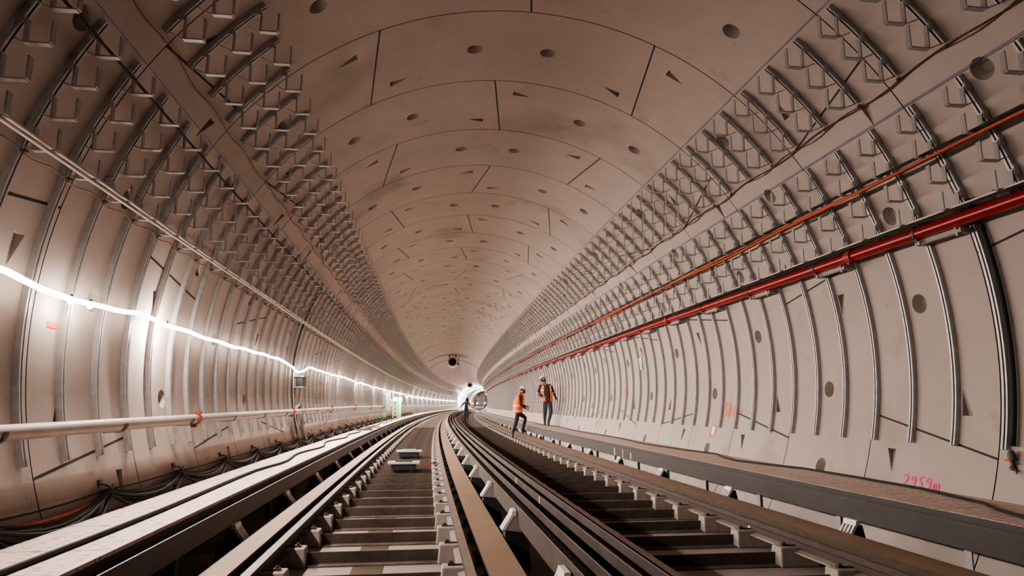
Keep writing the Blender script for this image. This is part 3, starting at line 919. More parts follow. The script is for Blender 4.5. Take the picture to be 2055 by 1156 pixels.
def vest(root, rings, e1, e2, gap0, gap1, bands, m='vest'):
    # rings: (centre, half width, half depth); open at the front between the two gap angles
    e1 = Vector(e1).normalized(); e2 = Vector(e2).normalized()
    def ring(c, hw, hd, g, k=1.0):
        n = 26
        return [Vector(c) + e1 * math.sin(g + (2 * PI - 2 * g) * i / n) * hw * k + e2 * math.cos(g + (2 * PI - 2 * g) * i / n) * hd * k for i in range(n + 1)]
    def at(t):
        x = t * (len(rings) - 1); i = min(int(x), len(rings) - 2); f = x - i
        a, b = rings[i], rings[i + 1]
        return Vector(a[0]).lerp(Vector(b[0]), f), a[1] + (b[1] - a[1]) * f, a[2] + (b[2] - a[2]) * f
    g = lambda t: gap0 + (gap1 - gap0) * t
    b = MB(); b.smooth = True
    b.loft([ring(*at(i / 14), g(i / 14)) for i in range(15)], closed=False, caps=False)
    o = b.build('safety_vest', m, root, fix=False)
    md = o.modifiers.new('thick', 'SOLIDIFY'); md.thickness = .012
    for t0, t1 in bands:
        b = MB(); b.smooth = True
        b.loft([ring(*at(t), g(t), 1.07) for t in (t0, (t0 + t1) / 2, t1)], closed=False, caps=False)
        b.build('reflective_band', 'band', root, fix=False)
    return ring, at
def helmet(root, c, up, fwd):
    up = Vector(up).normalized(); fwd = (Vector(fwd) - up * Vector(fwd).dot(up)).normalized(); rt = fwd.cross(up)
    T = Matrix((( rt.x, fwd.x, up.x, c[0]), (rt.y, fwd.y, up.y, c[1]), (rt.z, fwd.z, up.z, c[2]), (0, 0, 0, 1)))
    b = MB(); b.smooth = True
    rings = []
    for q in range(8):
        a = q / 7 * PI / 2; r = .128 * math.cos(a) + .001; z = .115 * math.sin(a)
        rings.append([T @ Vector((r * .93 * math.cos(t), r * 1.1 * math.sin(t), z)) for t in [2 * PI * j / 20 for j in range(20)]])
    b.loft(rings); 
    o = b.build('safety_helmet', 'helmet', root)
    b = MB()
    rim = [[T @ Vector((k * .93 * math.cos(t), k * 1.1 * math.sin(t) + (.05 * max(0, math.sin(t)) if k > .13 else 0), zz)) for t in [2 * PI * j / 20 for j in range(20)]] for k, zz in ((.12, .006), (.146, -.002), (.146, -.010), (.12, -.006))]
    b.loft(rim + [rim[0]], caps=False); b.build('helmet_brim', 'helmet', root)
    b = MB(); b.box((0, .0, .105), (.03, .2, .02), T); b.build('helmet_ridge', 'helmet', root)
def head_parts(J, E, S, neck, c, fwd, up, mi):
    f = Vector(fwd).normalized(); u = Vector(up).normalized(); r = f.cross(u).normalized(); c = Vector(c)
    J['jaw'] = (tuple(c - u * .075 + f * .025), .062); J['head'] = (tuple(c + u * .015), (.083, .092)); J['crown'] = (tuple(c + u * .085 - f * .005), .07)
    J['nose'] = (tuple(c - u * .02 + f * .108), .013); J['chin'] = (tuple(c - u * .10 + f * .075), .026)
    J['ear_a'] = (tuple(c - u * .01 + r * .088), .016); J['ear_b'] = (tuple(c - u * .01 - r * .088), .016)
    E += [(neck, 'jaw'), ('jaw', 'head'), ('head', 'crown'), ('head', 'nose'), ('jaw', 'chin'), ('head', 'ear_a'), ('head', 'ear_b')]
    for a, b in (('jaw', 'head'), ('head', 'crown'), ('head', 'nose'), ('jaw', 'chin'), ('head', 'ear_a'), ('head', 'ear_b')): S.append((a, b, mi))
def face_parts(root, c, fwd, up):
    f = Vector(fwd).normalized(); u = Vector(up).normalized(); r = f.cross(u).normalized(); c = Vector(c)
    T = Matrix(((r.x, f.x, u.x, c.x), (r.y, f.y, u.y, c.y), (r.z, f.z, u.z, c.z), (0, 0, 0, 1)))
    for sx in (-1, 1):
        b = MB(); b.smooth = True; b.lathe([(.001, -.009), (.008, -.006), (.011, 0), (.008, .006), (.001, .009)], 8, T @ Matrix.Translation((.032 * sx, .084, .012))); b.build('eye', 'hair', root)
    b = MB(); b.smooth = True        # beard round the jaw
    b.loft([[T @ Vector((math.sin(a) * k * .075, math.cos(a) * k * .098 + .012, z)) for a in [-1.5 + 3.0 * j / 12 for j in range(13)]] for k, z in ((1.02, -.035), (1.06, -.065), (1.0, -.10), (.72, -.125))], closed=False, caps=False)
    o = b.build('beard', 'hair', root, fix=False); md = o.modifiers.new('thick', 'SOLIDIFY'); md.thickness = .012
    b = MB(); b.box((0, .105, -.058), (.045, .012, .008), T); b.build('mouth', 'redcoup', root)
    b = MB(); b.smooth = True        # hair below the helmet
    b.loft([[T @ Vector((math.sin(a) * k * .092, math.cos(a) * k * .105 - .004, z)) for a in [1.5 + 3.28 * j / 12 for j in range(13)]] for k, z in ((1.0, .05), (1.02, .0), (.95, -.055))], closed=False, caps=False)
    o = b.build('hair', 'hair', root, fix=False); md = o.modifiers.new('thick', 'SOLIDIFY'); md.thickness = .012
BONES = [('pelvis', 'waist'), ('waist', 'chest'), ('chest', 'collar'), ('collar', 'neck'), ('collar', 'Lsh'), ('collar', 'Rsh'), ('Lsh', 'Lel'), ('Lel', 'Lwrist'), ('Rsh', 'Rel'), ('Rel', 'Rwrist'),
         ('pelvis', 'Lhip'), ('pelvis', 'Rhip'), ('Lhip', 'Lkn'), ('Lkn', 'Lan'), ('Lan', 'Ltoe'), ('Rhip', 'Rkn'), ('Rkn', 'Ran'), ('Ran', 'Rtoe')]
RAD = {'pelvis': (.15, .125), 'waist': (.145, .12), 'chest': (.165, .125), 'collar': (.10, .09), 'neck': .058, 'Lsh': .075, 'Rsh': .075, 'Lel': .052, 'Rel': .052, 'Lwrist': .036, 'Rwrist': .036,
       'Lhip': .105, 'Rhip': .105, 'Lkn': .078, 'Rkn': .078, 'Lan': .056, 'Ran': .056, 'Ltoe': .04, 'Rtoe': .04}
def build_person(label, s, u, z, pos, headc, fwd, up, hands, cl, rot=0):
    root = thing('person', label, 'person', s, u, z, None, rot)
    J = {k: (pos[k], RAD[k]) for k in RAD}; E = list(BONES)
    LEG, TOP, ARM, SHOE, SKIN = 0, 1, 2, 3, 4
    mi = {('pelvis', 'waist'): TOP, ('waist', 'chest'): TOP, ('chest', 'collar'): TOP, ('collar', 'neck'): SKIN}
    S = []
    for a, b in BONES:
        k = mi.get((a, b))
        if k is None: k = ARM if a in ('collar', 'Lsh', 'Lel', 'Rsh', 'Rel') else (SHOE if b.endswith('toe') else LEG)
        S.append((a, b, k))
    head_parts(J, E, S, 'neck', headc, fwd, up, SKIN)
    S.append(('neck', 'jaw', SKIN))
    for pre, d, sd, n, c in hands: hand(J, E, S, pre, pos[pre + 'wrist'], d, sd, n, c, SKIN)
    for pre in 'LR':
        h = Vector(pos[pre + 'an']); t_ = Vector(pos[pre + 'toe']); hl = h - (t_ - h) * .28; hl.z = min(h.z, t_.z + .0) if False else h.z - .045
        J[pre + 'heel'] = (tuple(hl), .036); E.append((pre + 'an', pre + 'heel')); S.append((pre + 'an', pre + 'heel', SHOE))
    skin_body('body', root, J, E, cl, S)
    return root
# man on the right walkway, looking up
p = {'pelvis': (.0, .03, .95), 'waist': (-.02, .02, 1.10), 'chest': (-.05, .02, 1.33), 'collar': (-.07, .03, 1.50), 'neck': (-.085, .03, 1.60),
     'Lsh': (-.26, .04, 1.47), 'Lel': (-.335, .02, 1.18), 'Lwrist': (-.20, -.17, 1.07), 'Rsh': (.13, .04, 1.50), 'Rel': (.26, .08, 1.23), 'Rwrist': (.36, .04, .99),
     'Lhip': (-.085, .04, .90), 'Rhip': (.10, .03, .90), 'Lkn': (-.085, .06, .52), 'Lan': (-.06, .30, .15), 'Ltoe': (-.075, .15, .045), 'Rkn': (.12, -.06, .52), 'Ran': (.005, -.05, .09), 'Rtoe': (.02, -.22, .04)}
hc = (-.15, -.0, 1.73); fw = (.45, -.75, .42); up = (-.25, .35, .9)
per = build_person('bearded man in open orange vest and jeans on right walkway looking up', 24.8, 3.33, .345, p, hc, fw, up,
                   [('L', (.8, -.4, .1), (-.1, -.3, .9), (.2, -.8, -.3), .9), ('R', (.35, -.1, -.9), (-.2, -.9, .1), (-.9, .1, .1), .5)], ['jeans', 'pullover', 'navy', 'shoe', 'skin'])
vest(per, [((.0, .03, .92), .205, .165), ((-.02, .02, 1.08), .20, .16), ((-.05, .02, 1.3), .215, .165), ((-.065, .03, 1.46), .20, .145), ((-.075, .035, 1.565), .12, .10)], (1, 0, 0), (.15, -1, 0), .42, .75, [(.50, .565)])
for x0, x1 in ((-.175, -.14), (.09, .12)):
    b = MB(); b.box(((x0 + x1) / 2, -.135, 1.40), (x1 - x0, .01, .22), Matrix.Rotation(.0, 4, 'X')); b.build('reflective_band', 'band', per)
for q, (a, b_) in enumerate((('Lsh', 'Lel'), ('Rsh', 'Rel'))):
    A = Vector(p[a]).lerp(Vector(p[b_]), .86); B = Vector(p[a]).lerp(Vector(p[b_]), 1.0)
    b = MB(); b.tube([A, B], .068, 12); b.build('arm_band', 'yellowband', per)
helmet(per, Vector(hc) + Vector(up).normalized() * .045 - Vector(fw).normalized() * .01, up, fw); face_parts(per, hc, fw, up)
rd = thing('two_way_radio', 'black handheld radio held by the man looking up', 'radio', 24.8 - .24, 3.33 - .12, .345 + 1.09)
b = MB(); b.box((0, 0, .06), (.06, .035, .14)); b.build('case', 'device', rd, bevel=.006)
b = MB(); b.tube([(.015, 0, .13), (.015, 0, .24)], .007, 6); b.build('antenna', 'device', rd)
# man stepping up from the right track
p = {'pelvis': (.285, .0, 1.00), 'waist': (.30, 0, 1.17), 'chest': (.34, 0, 1.42), 'collar': (.385, 0, 1.60), 'neck': (.42, 0, 1.70),
     'Lsh': (.37, -.19, 1.58), 'Lel': (.37, -.24, 1.26), 'Lwrist': (.56, -.22, 1.12), 'Rsh': (.40, .18, 1.58), 'Rel': (.46, .24, 1.28), 'Rwrist': (.62, .20, 1.20),
     'Lhip': (.29, -.09, .96), 'Rhip': (.30, .09, .96), 'Rkn': (.61, .10, .76), 'Ran': (.48, .10, .28), 'Rtoe': (.64, .10, .215), 'Lkn': (.20, -.10, .55), 'Lan': (.055, -.07, .14), 'Ltoe': (.07, -.22, .04)}
hc = (.495, 0, 1.835); fw = (1, -.15, -.22); up = (.2, 0, 1)
per = build_person('man in orange safety vest and white helmet stepping up beside right rail', 25.9, 2.06, -.125, p, hc, fw, up,
                   [('L', (.9, -.05, -.25), (.2, -.1, .9), (.1, .9, -.1), .8), ('R', (.9, .0, -.2), (.2, .1, .9), (.1, -.9, -.1), .8)], ['trousers', 'jacket', 'jacket', 'shoe', 'skin'])
vest(per, [((.275, 0, .95), .20, .175), ((.285, 0, 1.1), .195, .18), ((.325, 0, 1.38), .205, .19), ((.37, 0, 1.54), .19, .16), ((.405, 0, 1.685), .105, .095)], (0, -1, 0), (1, 0, 0), .12, .3, [(.10, .16), (.34, .39)])
b = MB(); b.tube([(.42, -.075, 1.63), (.36, -.09, 1.69), (.34, 0, 1.73), (.36, .09, 1.69), (.42, .075, 1.63)], .035, 8); b.build('vest_collar', 'vest', per)
helmet(per, Vector(hc) + Vector(up).normalized() * .045, up, fw); face_parts(per, hc, fw, up)
# distant figure
p = {'pelvis': (0, 0, .92), 'waist': (0, 0, 1.07), 'chest': (.0, -.02, 1.30), 'collar': (.02, -.03, 1.46), 'neck': (.04, -.04, 1.55),
     'Lsh': (-.18, -.02, 1.42), 'Lel': (-.34, -.06, 1.20), 'Lwrist': (-.50, -.12, 1.06), 'Rsh': (.20, -.02, 1.42), 'Rel': (.33, -.08, 1.16), 'Rwrist': (.55, -.14, 1.06),
     'Lhip': (-.10, 0, .88), 'Rhip': (.10, 0, .88), 'Lkn': (-.10, -.04, .5), 'Lan': (-.12, .04, .09), 'Ltoe': (-.14, -.12, .04), 'Rkn': (.12, -.06, .5), 'Ran': (.11, -.05, .09), 'Rtoe': (.12, -.21, .04)}
hc = (.06, -.05, 1.68); fw = (.3, -1, -.15); up = (0, 0, 1)
per = build_person('distant person in dark hooded jacket with orange sleeves between the right rails', 52, 1.12, -.145, p, hc, fw, up,
                   [('L', (-.8, -.3, -.3), (0, -.9, .3), (0, 0, -1), .5), ('R', (.9, -.3, -.1), (0, -.9, .3), (0, 0, -1), .5)], ['trousers', 'jacket', 'jacket', 'shoe', 'skin'])
for a, b_ in (('Lel', 'Lwrist'), ('Rel', 'Rwrist')):
    b = MB(); b.smooth = True; b.tube([Vector(p[a]), Vector(p[b_])], [.068, .055], 10); b.build('orange_sleeve', 'vest', per)
b = MB(); b.smooth = True
b.loft([[Vector(hc) + Vector((math.cos(t) * r * .125, math.sin(t) * r * .135 + .02, zz)) for t in [2 * PI * j / 16 for j in range(16)]] for r, zz in ((1.15, -.17), (1.0, -.02), (.8, .08), (.3, .135), (.02, .15))])
b.build('hood', 'jacket', per)
STRIP = 41.0
# ------------------------------------------------------------------ paint marks and signs on the walls
def ribbon(name, strokes, sc, pc, sx, sy, w, m, label, side, cat='graffiti', slant=0.0):
    b = MB()
    for st in strokes:
        p = [((x - .5) * sx + slant * (y - .5) * sy, (y - .5) * sy) for x, y in st]
        # resample to soften corners
        q = [p[0]]
        for i in range(1, len(p)):
            q += [(p[i - 1][0] * (1 - t) + p[i][0] * t, p[i - 1][1] * (1 - t) + p[i][1] * t) for t in (.5, 1)]
        for _ in range(2):
            q = [q[0]] + [((q[i - 1][0] + 2 * q[i][0] + q[i + 1][0]) / 4, (q[i - 1][1] + 2 * q[i][1] + q[i + 1][1]) / 4) for i in range(1, len(q) - 1)] + [q[-1]]
        ring = []
        for i in range(len(q)):
            a = q[max(i - 1, 0)]; c = q[min(i + 1, len(q) - 1)]
            dx, dy = c[0] - a[0], c[1] - a[1]; L = math.hypot(dx, dy) or 1
            nx, ny = -dy / L * w / 2, dx / L * w / 2
            r_ = []
            for f in (-1, 1):
                x, y = q[i][0] + f * nx, q[i][1] + f * ny
                if side > 0: r_.append(P(sc - x, pc + math.degrees(y / R), R - .004))
                else: r_.append(P(sc + x, pc - math.degrees(y / R), R - .004))
            ring.append(r_)
        b.loft(ring, closed=False, caps=False)
    return tag(b.build(name, m, fix=False), label, cat)
GL = {'2': [[(.05, .78), (.2, .98), (.6, 1), (.8, .78), (.55, .45), (.0, .02)]],
      '9': [[(.8, .75), (.55, 1), (.15, .85), (.12, .6), (.45, .48), (.8, .75), (.78, .35), (.62, 0)]],
      '5': [[(.8, 1), (.25, .92), (.12, .6), (.6, .55), (.75, .25), (.5, 0), (.15, .05)]],
      'm': [[(.05, 0), (.05, .55), (.3, .62), (.45, .45), (.45, 0)], [(.45, .45), (.7, .65), (.9, .5), (.9, 0)]],
      'S': [[(.9, .95), (.5, 1), (.15, .78), (.4, .52), (.75, .35), (.6, .03), (.1, .1)]],
      'B': [[(.1, 0), (.1, 1), (.6, .95), (.65, .65), (.15, .52), (.7, .45), (.75, .08), (.1, 0)]],
      '(': [[(.8, 1), (.35, .6), (.3, .3), (.6, 0)]],
      '1': [[(.1, .7), (.5, 1), (.5, 0)]],
      '8': [[(.5, .52), (.15, .75), (.5, 1), (.85, .75), (.5, .52), (.12, .25), (.5, 0), (.88, .25), (.5, .52)]],
      '0': [[(.5, 1), (.15, .6), (.2, .15), (.5, 0), (.82, .3), (.8, .75), (.5, 1)]],
      'C': [[(.9, .85), (.5, 1), (.15, .6), (.2, .15), (.6, 0), (.9, .15)]]}
def word(txt, widths=None):
    out = []; n = len(txt)
    for i, ch in enumerate(txt):
        for st in GL[ch]: out.append([((i + .08 + x * .84) / n, y) for x, y in st])
    return out
ribbon('wall_marking', word('2959m'), 6.06, -19.0, .50, .115, .018, 'spray_pink', 'pink sprayed marking 2959m low on the right wall', 1)
ribbon('wall_marking', word('SB('), 10.44, -9.1, .43, .235, .030, 'spray_orange', 'orange sprayed letters SB beside a right wall upright', 1)
ribbon('wall_marking', word('1805'), 7.53, 197.4, .36, .09, .012, 'spray_faint', 'faded red number 1805 low on the left wall', -1)
ribbon('wall_marking', word('C2'), 8.98, 197.1, .26, .11, .014, 'spray_faint', 'faded red letters C2 low on left wall above the cables', -1)
ribbon('wall_marking', [[(0, 0), (0, 1), (1, 1)], [(1, 1), (1, 0), (0, 0)]], 10.98, -14.3, .24, .19, .016, 'spray_pink', 'pink sprayed frame round a white tag on right wall', 1)
ribbon('wall_marking', [[(0, 0), (0, 1), (.3, .9)], [(0, .55), (.9, .6)], [(.5, 0), (.9, .2)], [(.1, .3), (.8, .35)], [(.7, .9), (.9, .4)]], 18.2, 186.0, .35, .55, .06, 'spray_red', 'red sprayed mark on left wall beyond the junction box', -1)
ribbon('wall_marking', [[(.1, 0), (.2, .9), (.5, .6)], [(.4, .1), (.9, .3), (.7, .8)]], 18.0, 194.6, .4, .3, .04, 'spray_faint', 'faded pink scribble low on left wall under the red mark', -1)
ribbon('wall_marking', [[(0, 1), (1, 1)], [(0, .9), (1, .9)], [(.0, .95), (.0, .66)], [(.9, .95), (.95, .66)], [(.2, .8), (.9, .8)], [(.1, .7), (.9, .7)], [(0, .6), (.9, .62)], [(.2, .3), (1, .36)], [(0, .02), (.9, .04)]], 16.4, -6.2, .36, .52, .022, 'spray_red', 'column of red painted strokes on the right wall', 1)
ribbon('wall_marking', [[(0, .8), (.5, 1), (.9, .9), (.8, .2)], [(.3, .75), (.9, .7)], [(.75, .9), (.85, 0)]], 13.0, -18.4, .55, .16, .05, 'spray_green', 'green spray paint patch at right wall base', 1)
for sc, pc, wd in ((10.05, -9.4, .05), (11.35, -13.0, .05), (9.06, -13.4, .05), (13.6, 4.8, .09), (16.0, -12.3, .05)):
    ribbon('paint_dot', [[(.5, 0), (.5, 1)]], sc, pc, .05, .07, wd, 'spray_orange', {10.05: 'orange paint dot right of the orange letters', 11.35: 'orange paint dot left of the pink framed tag', 9.06: 'orange paint dot beside an upright below the red pipe', 13.6: 'pale orange sticker right of the white and green sign', 16.0: 'red paint dot at the foot of a right wall upright'}[sc], 1, 'paint mark')
def wall_quad(name, s0, s1, p0, p1, d, m, label, cat, parent=None):
    b = MB(); n = 4; t = .003
    rings = [[P(s0, p0 + (p1 - p0) * i / n, R - d), P(s1, p0 + (p1 - p0) * i / n, R - d), P(s1, p0 + (p1 - p0) * i / n, R - d + t), P(s0, p0 + (p1 - p0) * i / n, R - d + t)] for i in range(n + 1)]
    b.loft(rings)
    o = b.build(name, m, None if parent is None else None)
    if parent is not None: in_local(o, parent)
    else: tag(o, label, cat)
    return o
wall_quad('orange_tape', 5.43, 5.58, 178.68, 179.35, .004, 'tape', 'small orange tape rectangle on the left wall under the rope light', 'tape')
wall_quad('wall_tag', 10.93, 11.04, -15.2, -13.3, .006, 'signwhite', 'white paper tag inside the pink frame on right wall', 'tag')
t = thing('wall_sign', 'small white and green sign fixed between right wall uprights', 'sign', 15.1, *uz(3.9, R))
in_local(wall_quad('sign_sheet', 14.96, 15.3, 5.6, 7.85, .02, 'signwhite', None, None), t)
in_local(wall_quad('green_sheet', 14.96, 15.3, 3.85, 5.6, .02, 'signgreen', None, None), t)
for (a0, a1, q0, q1) in ((15.02, 15.1, 5.9, 6.9), (15.13, 15.18, 5.8, 6.95), (15.21, 15.27, 5.9, 6.9)):
    in_local(wall_quad('sign_print', a0, a1, q0, q1, .022, 'signgrey', None, None), t)
o = wall_quad('red_marker', 7.08, 7.13, 147.5, 148.2, .03, 'redcoup', 'tiny red tag at the top of a lower left upright', 'tag')

# ------------------------------------------------------------------ junction box with its conduits on the left wall
t = thing('junction_box', 'small black junction box on left wall with white conduit below', 'junction box', 15.2, *uz(182.3, R - .12))
b = MB(); b.box((.0, 0, .11), (.16, .36, .22)); b.build('case', 'device', t, bevel=.012)
b = MB(); b.box((-.02, 0, .225), (.24, .52, .02)); b.box((-.02, 0, -.005), (.24, .52, .02)); b.build('mounting_plate', 'cabgrey', t)
b = MB(); b.smooth = True; b.tube([(.0, .02, 0), (.0, .05, -.2), (-.01, .02, -.36), (-.02, -.15, -.43), (-.02, -.32, -.44)], .025, 8); b.build('conduit', 'conduit', t)
for i, s in enumerate((14.25, 14.62, 15.35)):
    b = MB(); n = 24
    lo, hi = (198, 160) if i < 2 else (201.5, 188)
    w = .05 if i < 2 else .09
    rings = []
    for q in range(n + 1):
        ph = lo + (hi - lo) * q / n
        rings.append([P(s - w, ph, R - .001), P(s + w, ph, R - .001), P(s + w, ph, R - .07), P(s - w, ph, R - .07)])
    b.loft(rings)
    tag(b.build('cable_duct', 'cabgrey' if i < 2 else 'slab'), ['dark vertical cable duct on left wall, before the junction box', 'second dark vertical cable duct, nearer the junction box', 'short concrete coloured duct below the junction box'][i], 'duct')

# ------------------------------------------------------------------ cabinets and green signal further along the left wall
CAB = [('equipment_cabinet', 37.2, -3.48, .75, .30, .22, 1.05, 'cabgrey', 'grey equipment cabinet on left wall, first of the group'),
       ('equipment_cabinet', 38.0, -3.42, 1.02, .26, .2, .42, 'cabinet', 'small white cabinet on left wall, middle of the group')]
for nm, s, u, z, wx, wy, h, m, lab in CAB:
    t = thing(nm, lab, 'cabinet', s, u, z)
    b = MB(); b.box((0, 0, h / 2), (wx, wy, h)); b.build('case', m, t, bevel=.01)
    b = MB(); b.box((0, -wy / 2 - .006, h / 2), (wx * .85, .012, h * .88)); b.build('door', m, t)
    b = MB(); b.box((wx * .32, -wy / 2 - .02, h / 2), (.02, .02, .06)); b.build('handle', 'strap', t)
    b = MB(); b.box((-.15, .02, h * .3), (.3, .05, .05)); b.box((-.15, .02, h * .8), (.3, .05, .05)); b.build('wall_bracket', 'strap', t)
t = thing('signal_cabinet', 'cream signal cabinet on a lattice stand with a lit green side', 'cabinet', 38.9, -3.22, .42)
b = MB(); b.box((0, 0, 1.02), (.28, .25, .30)); b.build('case', 'cabinet', t, bevel=.01)
b = MB(); b.box((0, -.132, 1.02), (.22, .012, .24)); b.build('door', 'cabinet', t)
b = MB()
for x in (-.12, .12):
    for y in (-.1, .1): b.box((x, y, .44), (.03, .03, .88))
for i in range(4):
    for y in (-.1, .1):
        b.tube([(-.12, y, .05 + .2 * i), (.12, y, .25 + .2 * i)], .01, 4); b.tube([(.12, y, .05 + .2 * i), (-.12, y, .25 + .2 * i)], .01, 4)
b.build('lattice_stand', 'cabinet', t)
b = MB(); b.box((.25, 0, .58), (.17, .12, 1.16)); b.build('side_panel', 'signgreen', t)  # green lamplight on the panel put into its colour
b = MB(); b.box((.28, -.08, 1.0), (.2, .05, .22)); b.box((.32, -.08, .96), (.1, .06, .14)); b.build('green_lamp', 'greenled', t)
# ------------------------------------------------------------------ things on and between the tracks
for s, lab in ((14.2, 'black track beacon with grey lid on sleepers, nearer one'), (17.7, 'black track beacon with grey lid on sleepers, further one')):
    t = thing('track_beacon', lab, 'track beacon', s, -1.48, -.15)
    b = MB(); b.box((0, 0, .045), (.50, .34, .14)); b.build('case', 'device', t, bevel=.012)
    b = MB(); b.box((0, 0, .125), (.64, .42, .02)); b.box((0, -.205, .115), (.64, .012, .03)); b.build('lid', 'devtop', t)
    b = MB(); b.box((.0, .02, .145), (.34, .16, .025)); b.build('cover_plate', 'devtop' if s > 15 else 'device', t)
    b = MB(); b.smooth = True; b.tube([(.12, -.19, .07), (.19, -.22, .03), (.17, -.23, -.04), (.05, -.22, -.09), (-.3, -.24, -.085), (-.5, -.3, -.085)], .008, 6); b.build('lead', 'black', t)
b = MB(); b.box((0, 0, .02), (.05, .05, .06), None, (.8, .8)); b.tube([(0, -.02, .03), (-.1, -.1, .02), (-.2, -.2, -.03)], .012, 6)
o = tag(b.build('rail_bond', 'redcoup', origin=Vector((0, 0, 0))), 'small red bond with cable clipped to the right rail of left track', 'bond'); o.location = W(14.9, -.84, -.13)
for (s, u, w, d, r_, lab) in ((23.2, -3.2, .55, 1.1, .1, 'flat dark metal frame lying on the left walkway, nearer one'), (25.6, -3.12, .4, .8, -.15, 'flat dark metal frame lying on the left walkway, further one')):
    t = MB(); e = .03
    for x in (-w / 2, w / 2): t.box((x, 0, .016), (e, d, .028))
    for y in (-d / 2, 0, d / 2): t.box((0, y, .016), (w, e, .028))
    o = tag(t.build('metal_frame', 'strap', origin=Vector((0, 0, 0))), lab, 'frame'); o.location = W(s, u, .302); o.rotation_euler = (0, 0, r_)
# yellow paint marks on the guide bars
def mark(face, s0, z0, z1, w, m, lab):
    b = MB(); e = -.002 if face > 0 else .002
    V = [W(s0, face + e, z0), W(s0 + w, face + e, z0), W(s0 + w, face + e, z1), W(s0, face + e, z1)]
    b.add(V, [(0, 1, 2, 3)]); tag(b.build('paint_mark', m, fix=False), lab, 'paint mark')
mark(2.745, 13.35, .14, .28, .07, 'chalk_yellow', 'yellow green paint stroke on right guide bar, left of the rust streak')
mark(2.745, 12.25, .14, .26, .06, 'chalk_yellow', 'yellow green paint stroke on right guide bar, right of the rust streak')
mark(2.745, 12.75, .13, .29, .09, 'rollway', 'rusty brown streak on right guide bar between two yellow strokes')
mark(.074, 6.62, .10, .25, .05, 'chalk_yellow', 'yellow green paint stroke on the centre guide bar face, nearer one')
mark(.074, 8.3, .10, .25, .06, 'chalk_yellow', 'yellow green paint stroke on the centre guide bar face, further one')
mark(2.285 - .010, 6.73, -.115, -.09, .05, 'signwhite', 'small white sticker on the web of the right rail')

# ------------------------------------------------------------------ jet fans on the crown
for s, lab in ((59.5, 'round cream jet fan hung from the vault, nearer one'), (131, 'round jet fan hung from the vault, further one by the bright portal')):
    t = thing('jet_fan', lab, 'fan', s, -.05, ZC + R - 1.12)
    zc = .45; r0 = .36
    T = Matrix.Translation((0, 0, zc))
    b = MB(); b.smooth = True; b.lathe([(r0 - .01, 0), (r0 + .03, -.06), (r0 + .10, -.05), (r0 + .11, 0), (r0 + .08, .15), (r0 + .08, 3.0), (r0 - .02, 3.0), (r0 - .02, .02), (r0 - .01, 0)], 32, T); b.build('casing', 'fan', t)
    b = MB()
    for q in range(10):
        Tb = T @ Matrix.Rotation(2 * PI * q / 10, 4, 'Y') @ Matrix.Translation((0, .18, .2)) @ Matrix.Rotation(.6, 4, 'Z')
        b.box((0, 0, 0), (.09, .012, .28), Tb)
    b.build('blades', 'dark', t)
    b = MB(); b.smooth = True; b.lathe([(.001, .02), (.06, .05), (.09, .12), (.09, .4), (.001, .42)], 16, T); b.build('hub', 'dark', t)
    b = MB(); b.lathe([(r0 - .02, .5), (.001, .52)], 24, T); b.build('motor_housing', 'dark', t)
    for x in (-.3, .3):
        b = MB(); b.box((x, .3, 1.0), (.07, .07, .34)); b.box((x, 1.2, 1.0), (.07, .07, .34)); b.build('hanger', 'rust', t)
    b = MB(); b.box((0, .3, 1.14), (.8, .1, .05)); b.build('mounting_rail', 'strap', t)
    b = MB(); b.box((.52, .2, .28), (.14, .12, .2)); b.tube([(.52, .2, .38), (.56, .2, .8), (.6, .25, 1.0)], .015, 6); b.build('switch_box', 'strap', t)
    pts = [P(s + .3, 91 + q * 2.2, R - .02) for q in range(0, 16)]
    cable('cable', pts, .015, 'black', 'black supply cable across the vault to the %s jet fan' % ('nearer' if s < 100 else 'further'), 'cable', None, 6)
    if s < 100:
        cable('cable', [P(s + 7 + abs(q) * .08, 90 + q * 3, R - .02) for q in range(-13, 14)], .015, 'black', 'black cable arched across the vault behind the nearer jet fan', 'cable', None, 6)

# ------------------------------------------------------------------ bright shaft at the end and the tunnel beyond
E1 = S_END + 11
mb = MB(); mb.smooth = True
ph = [math.radians(a) for a in range(-30, 211, 5)]
mb.loft([[W(s, R * math.cos(p), ZC + R * math.sin(p)) for p in ph] for s in frange(S_END, E1, 2)], closed=False, caps=False)
mb.smooth = False
mb.loft([[W(E1, R * math.cos(p), ZC + R * math.sin(p)) for p in ph], [W(E1, .1 + 3.25 * math.cos(p), 1.45 + 3.25 * math.sin(p)) for p in ph]], closed=False, caps=False)
struct(mb.build('wall_shaft', 'chamber', origin=Vector((0, 0, 0)), fix=False))
mb = MB(); mb.smooth = True
mb.loft([[W(s, .1 + 3.25 * math.cos(p), 1.45 + 3.25 * math.sin(p)) for p in ph] for s in frange(E1, E1 + 30, 3)], closed=False, caps=False)
mb.smooth = False
mb.add([W(E1 + 30, u, z) for u, z in ((-3.6, -.5), (3.8, -.5), (3.8, 5), (-3.6, 5))], [(0, 1, 2, 3)])
struct(mb.build('wall_beyond', 'concrete', origin=Vector((0, 0, 0)), fix=False))
mb = MB(); mb.sweep([(-3.44, -.28), (3.44, -.28), (3.44, -.5), (-3.44, -.5)], frange(S_END, E1 + 30, 4))
struct(mb.build('floor', 'slab', origin=Vector((0, 0, 0))))
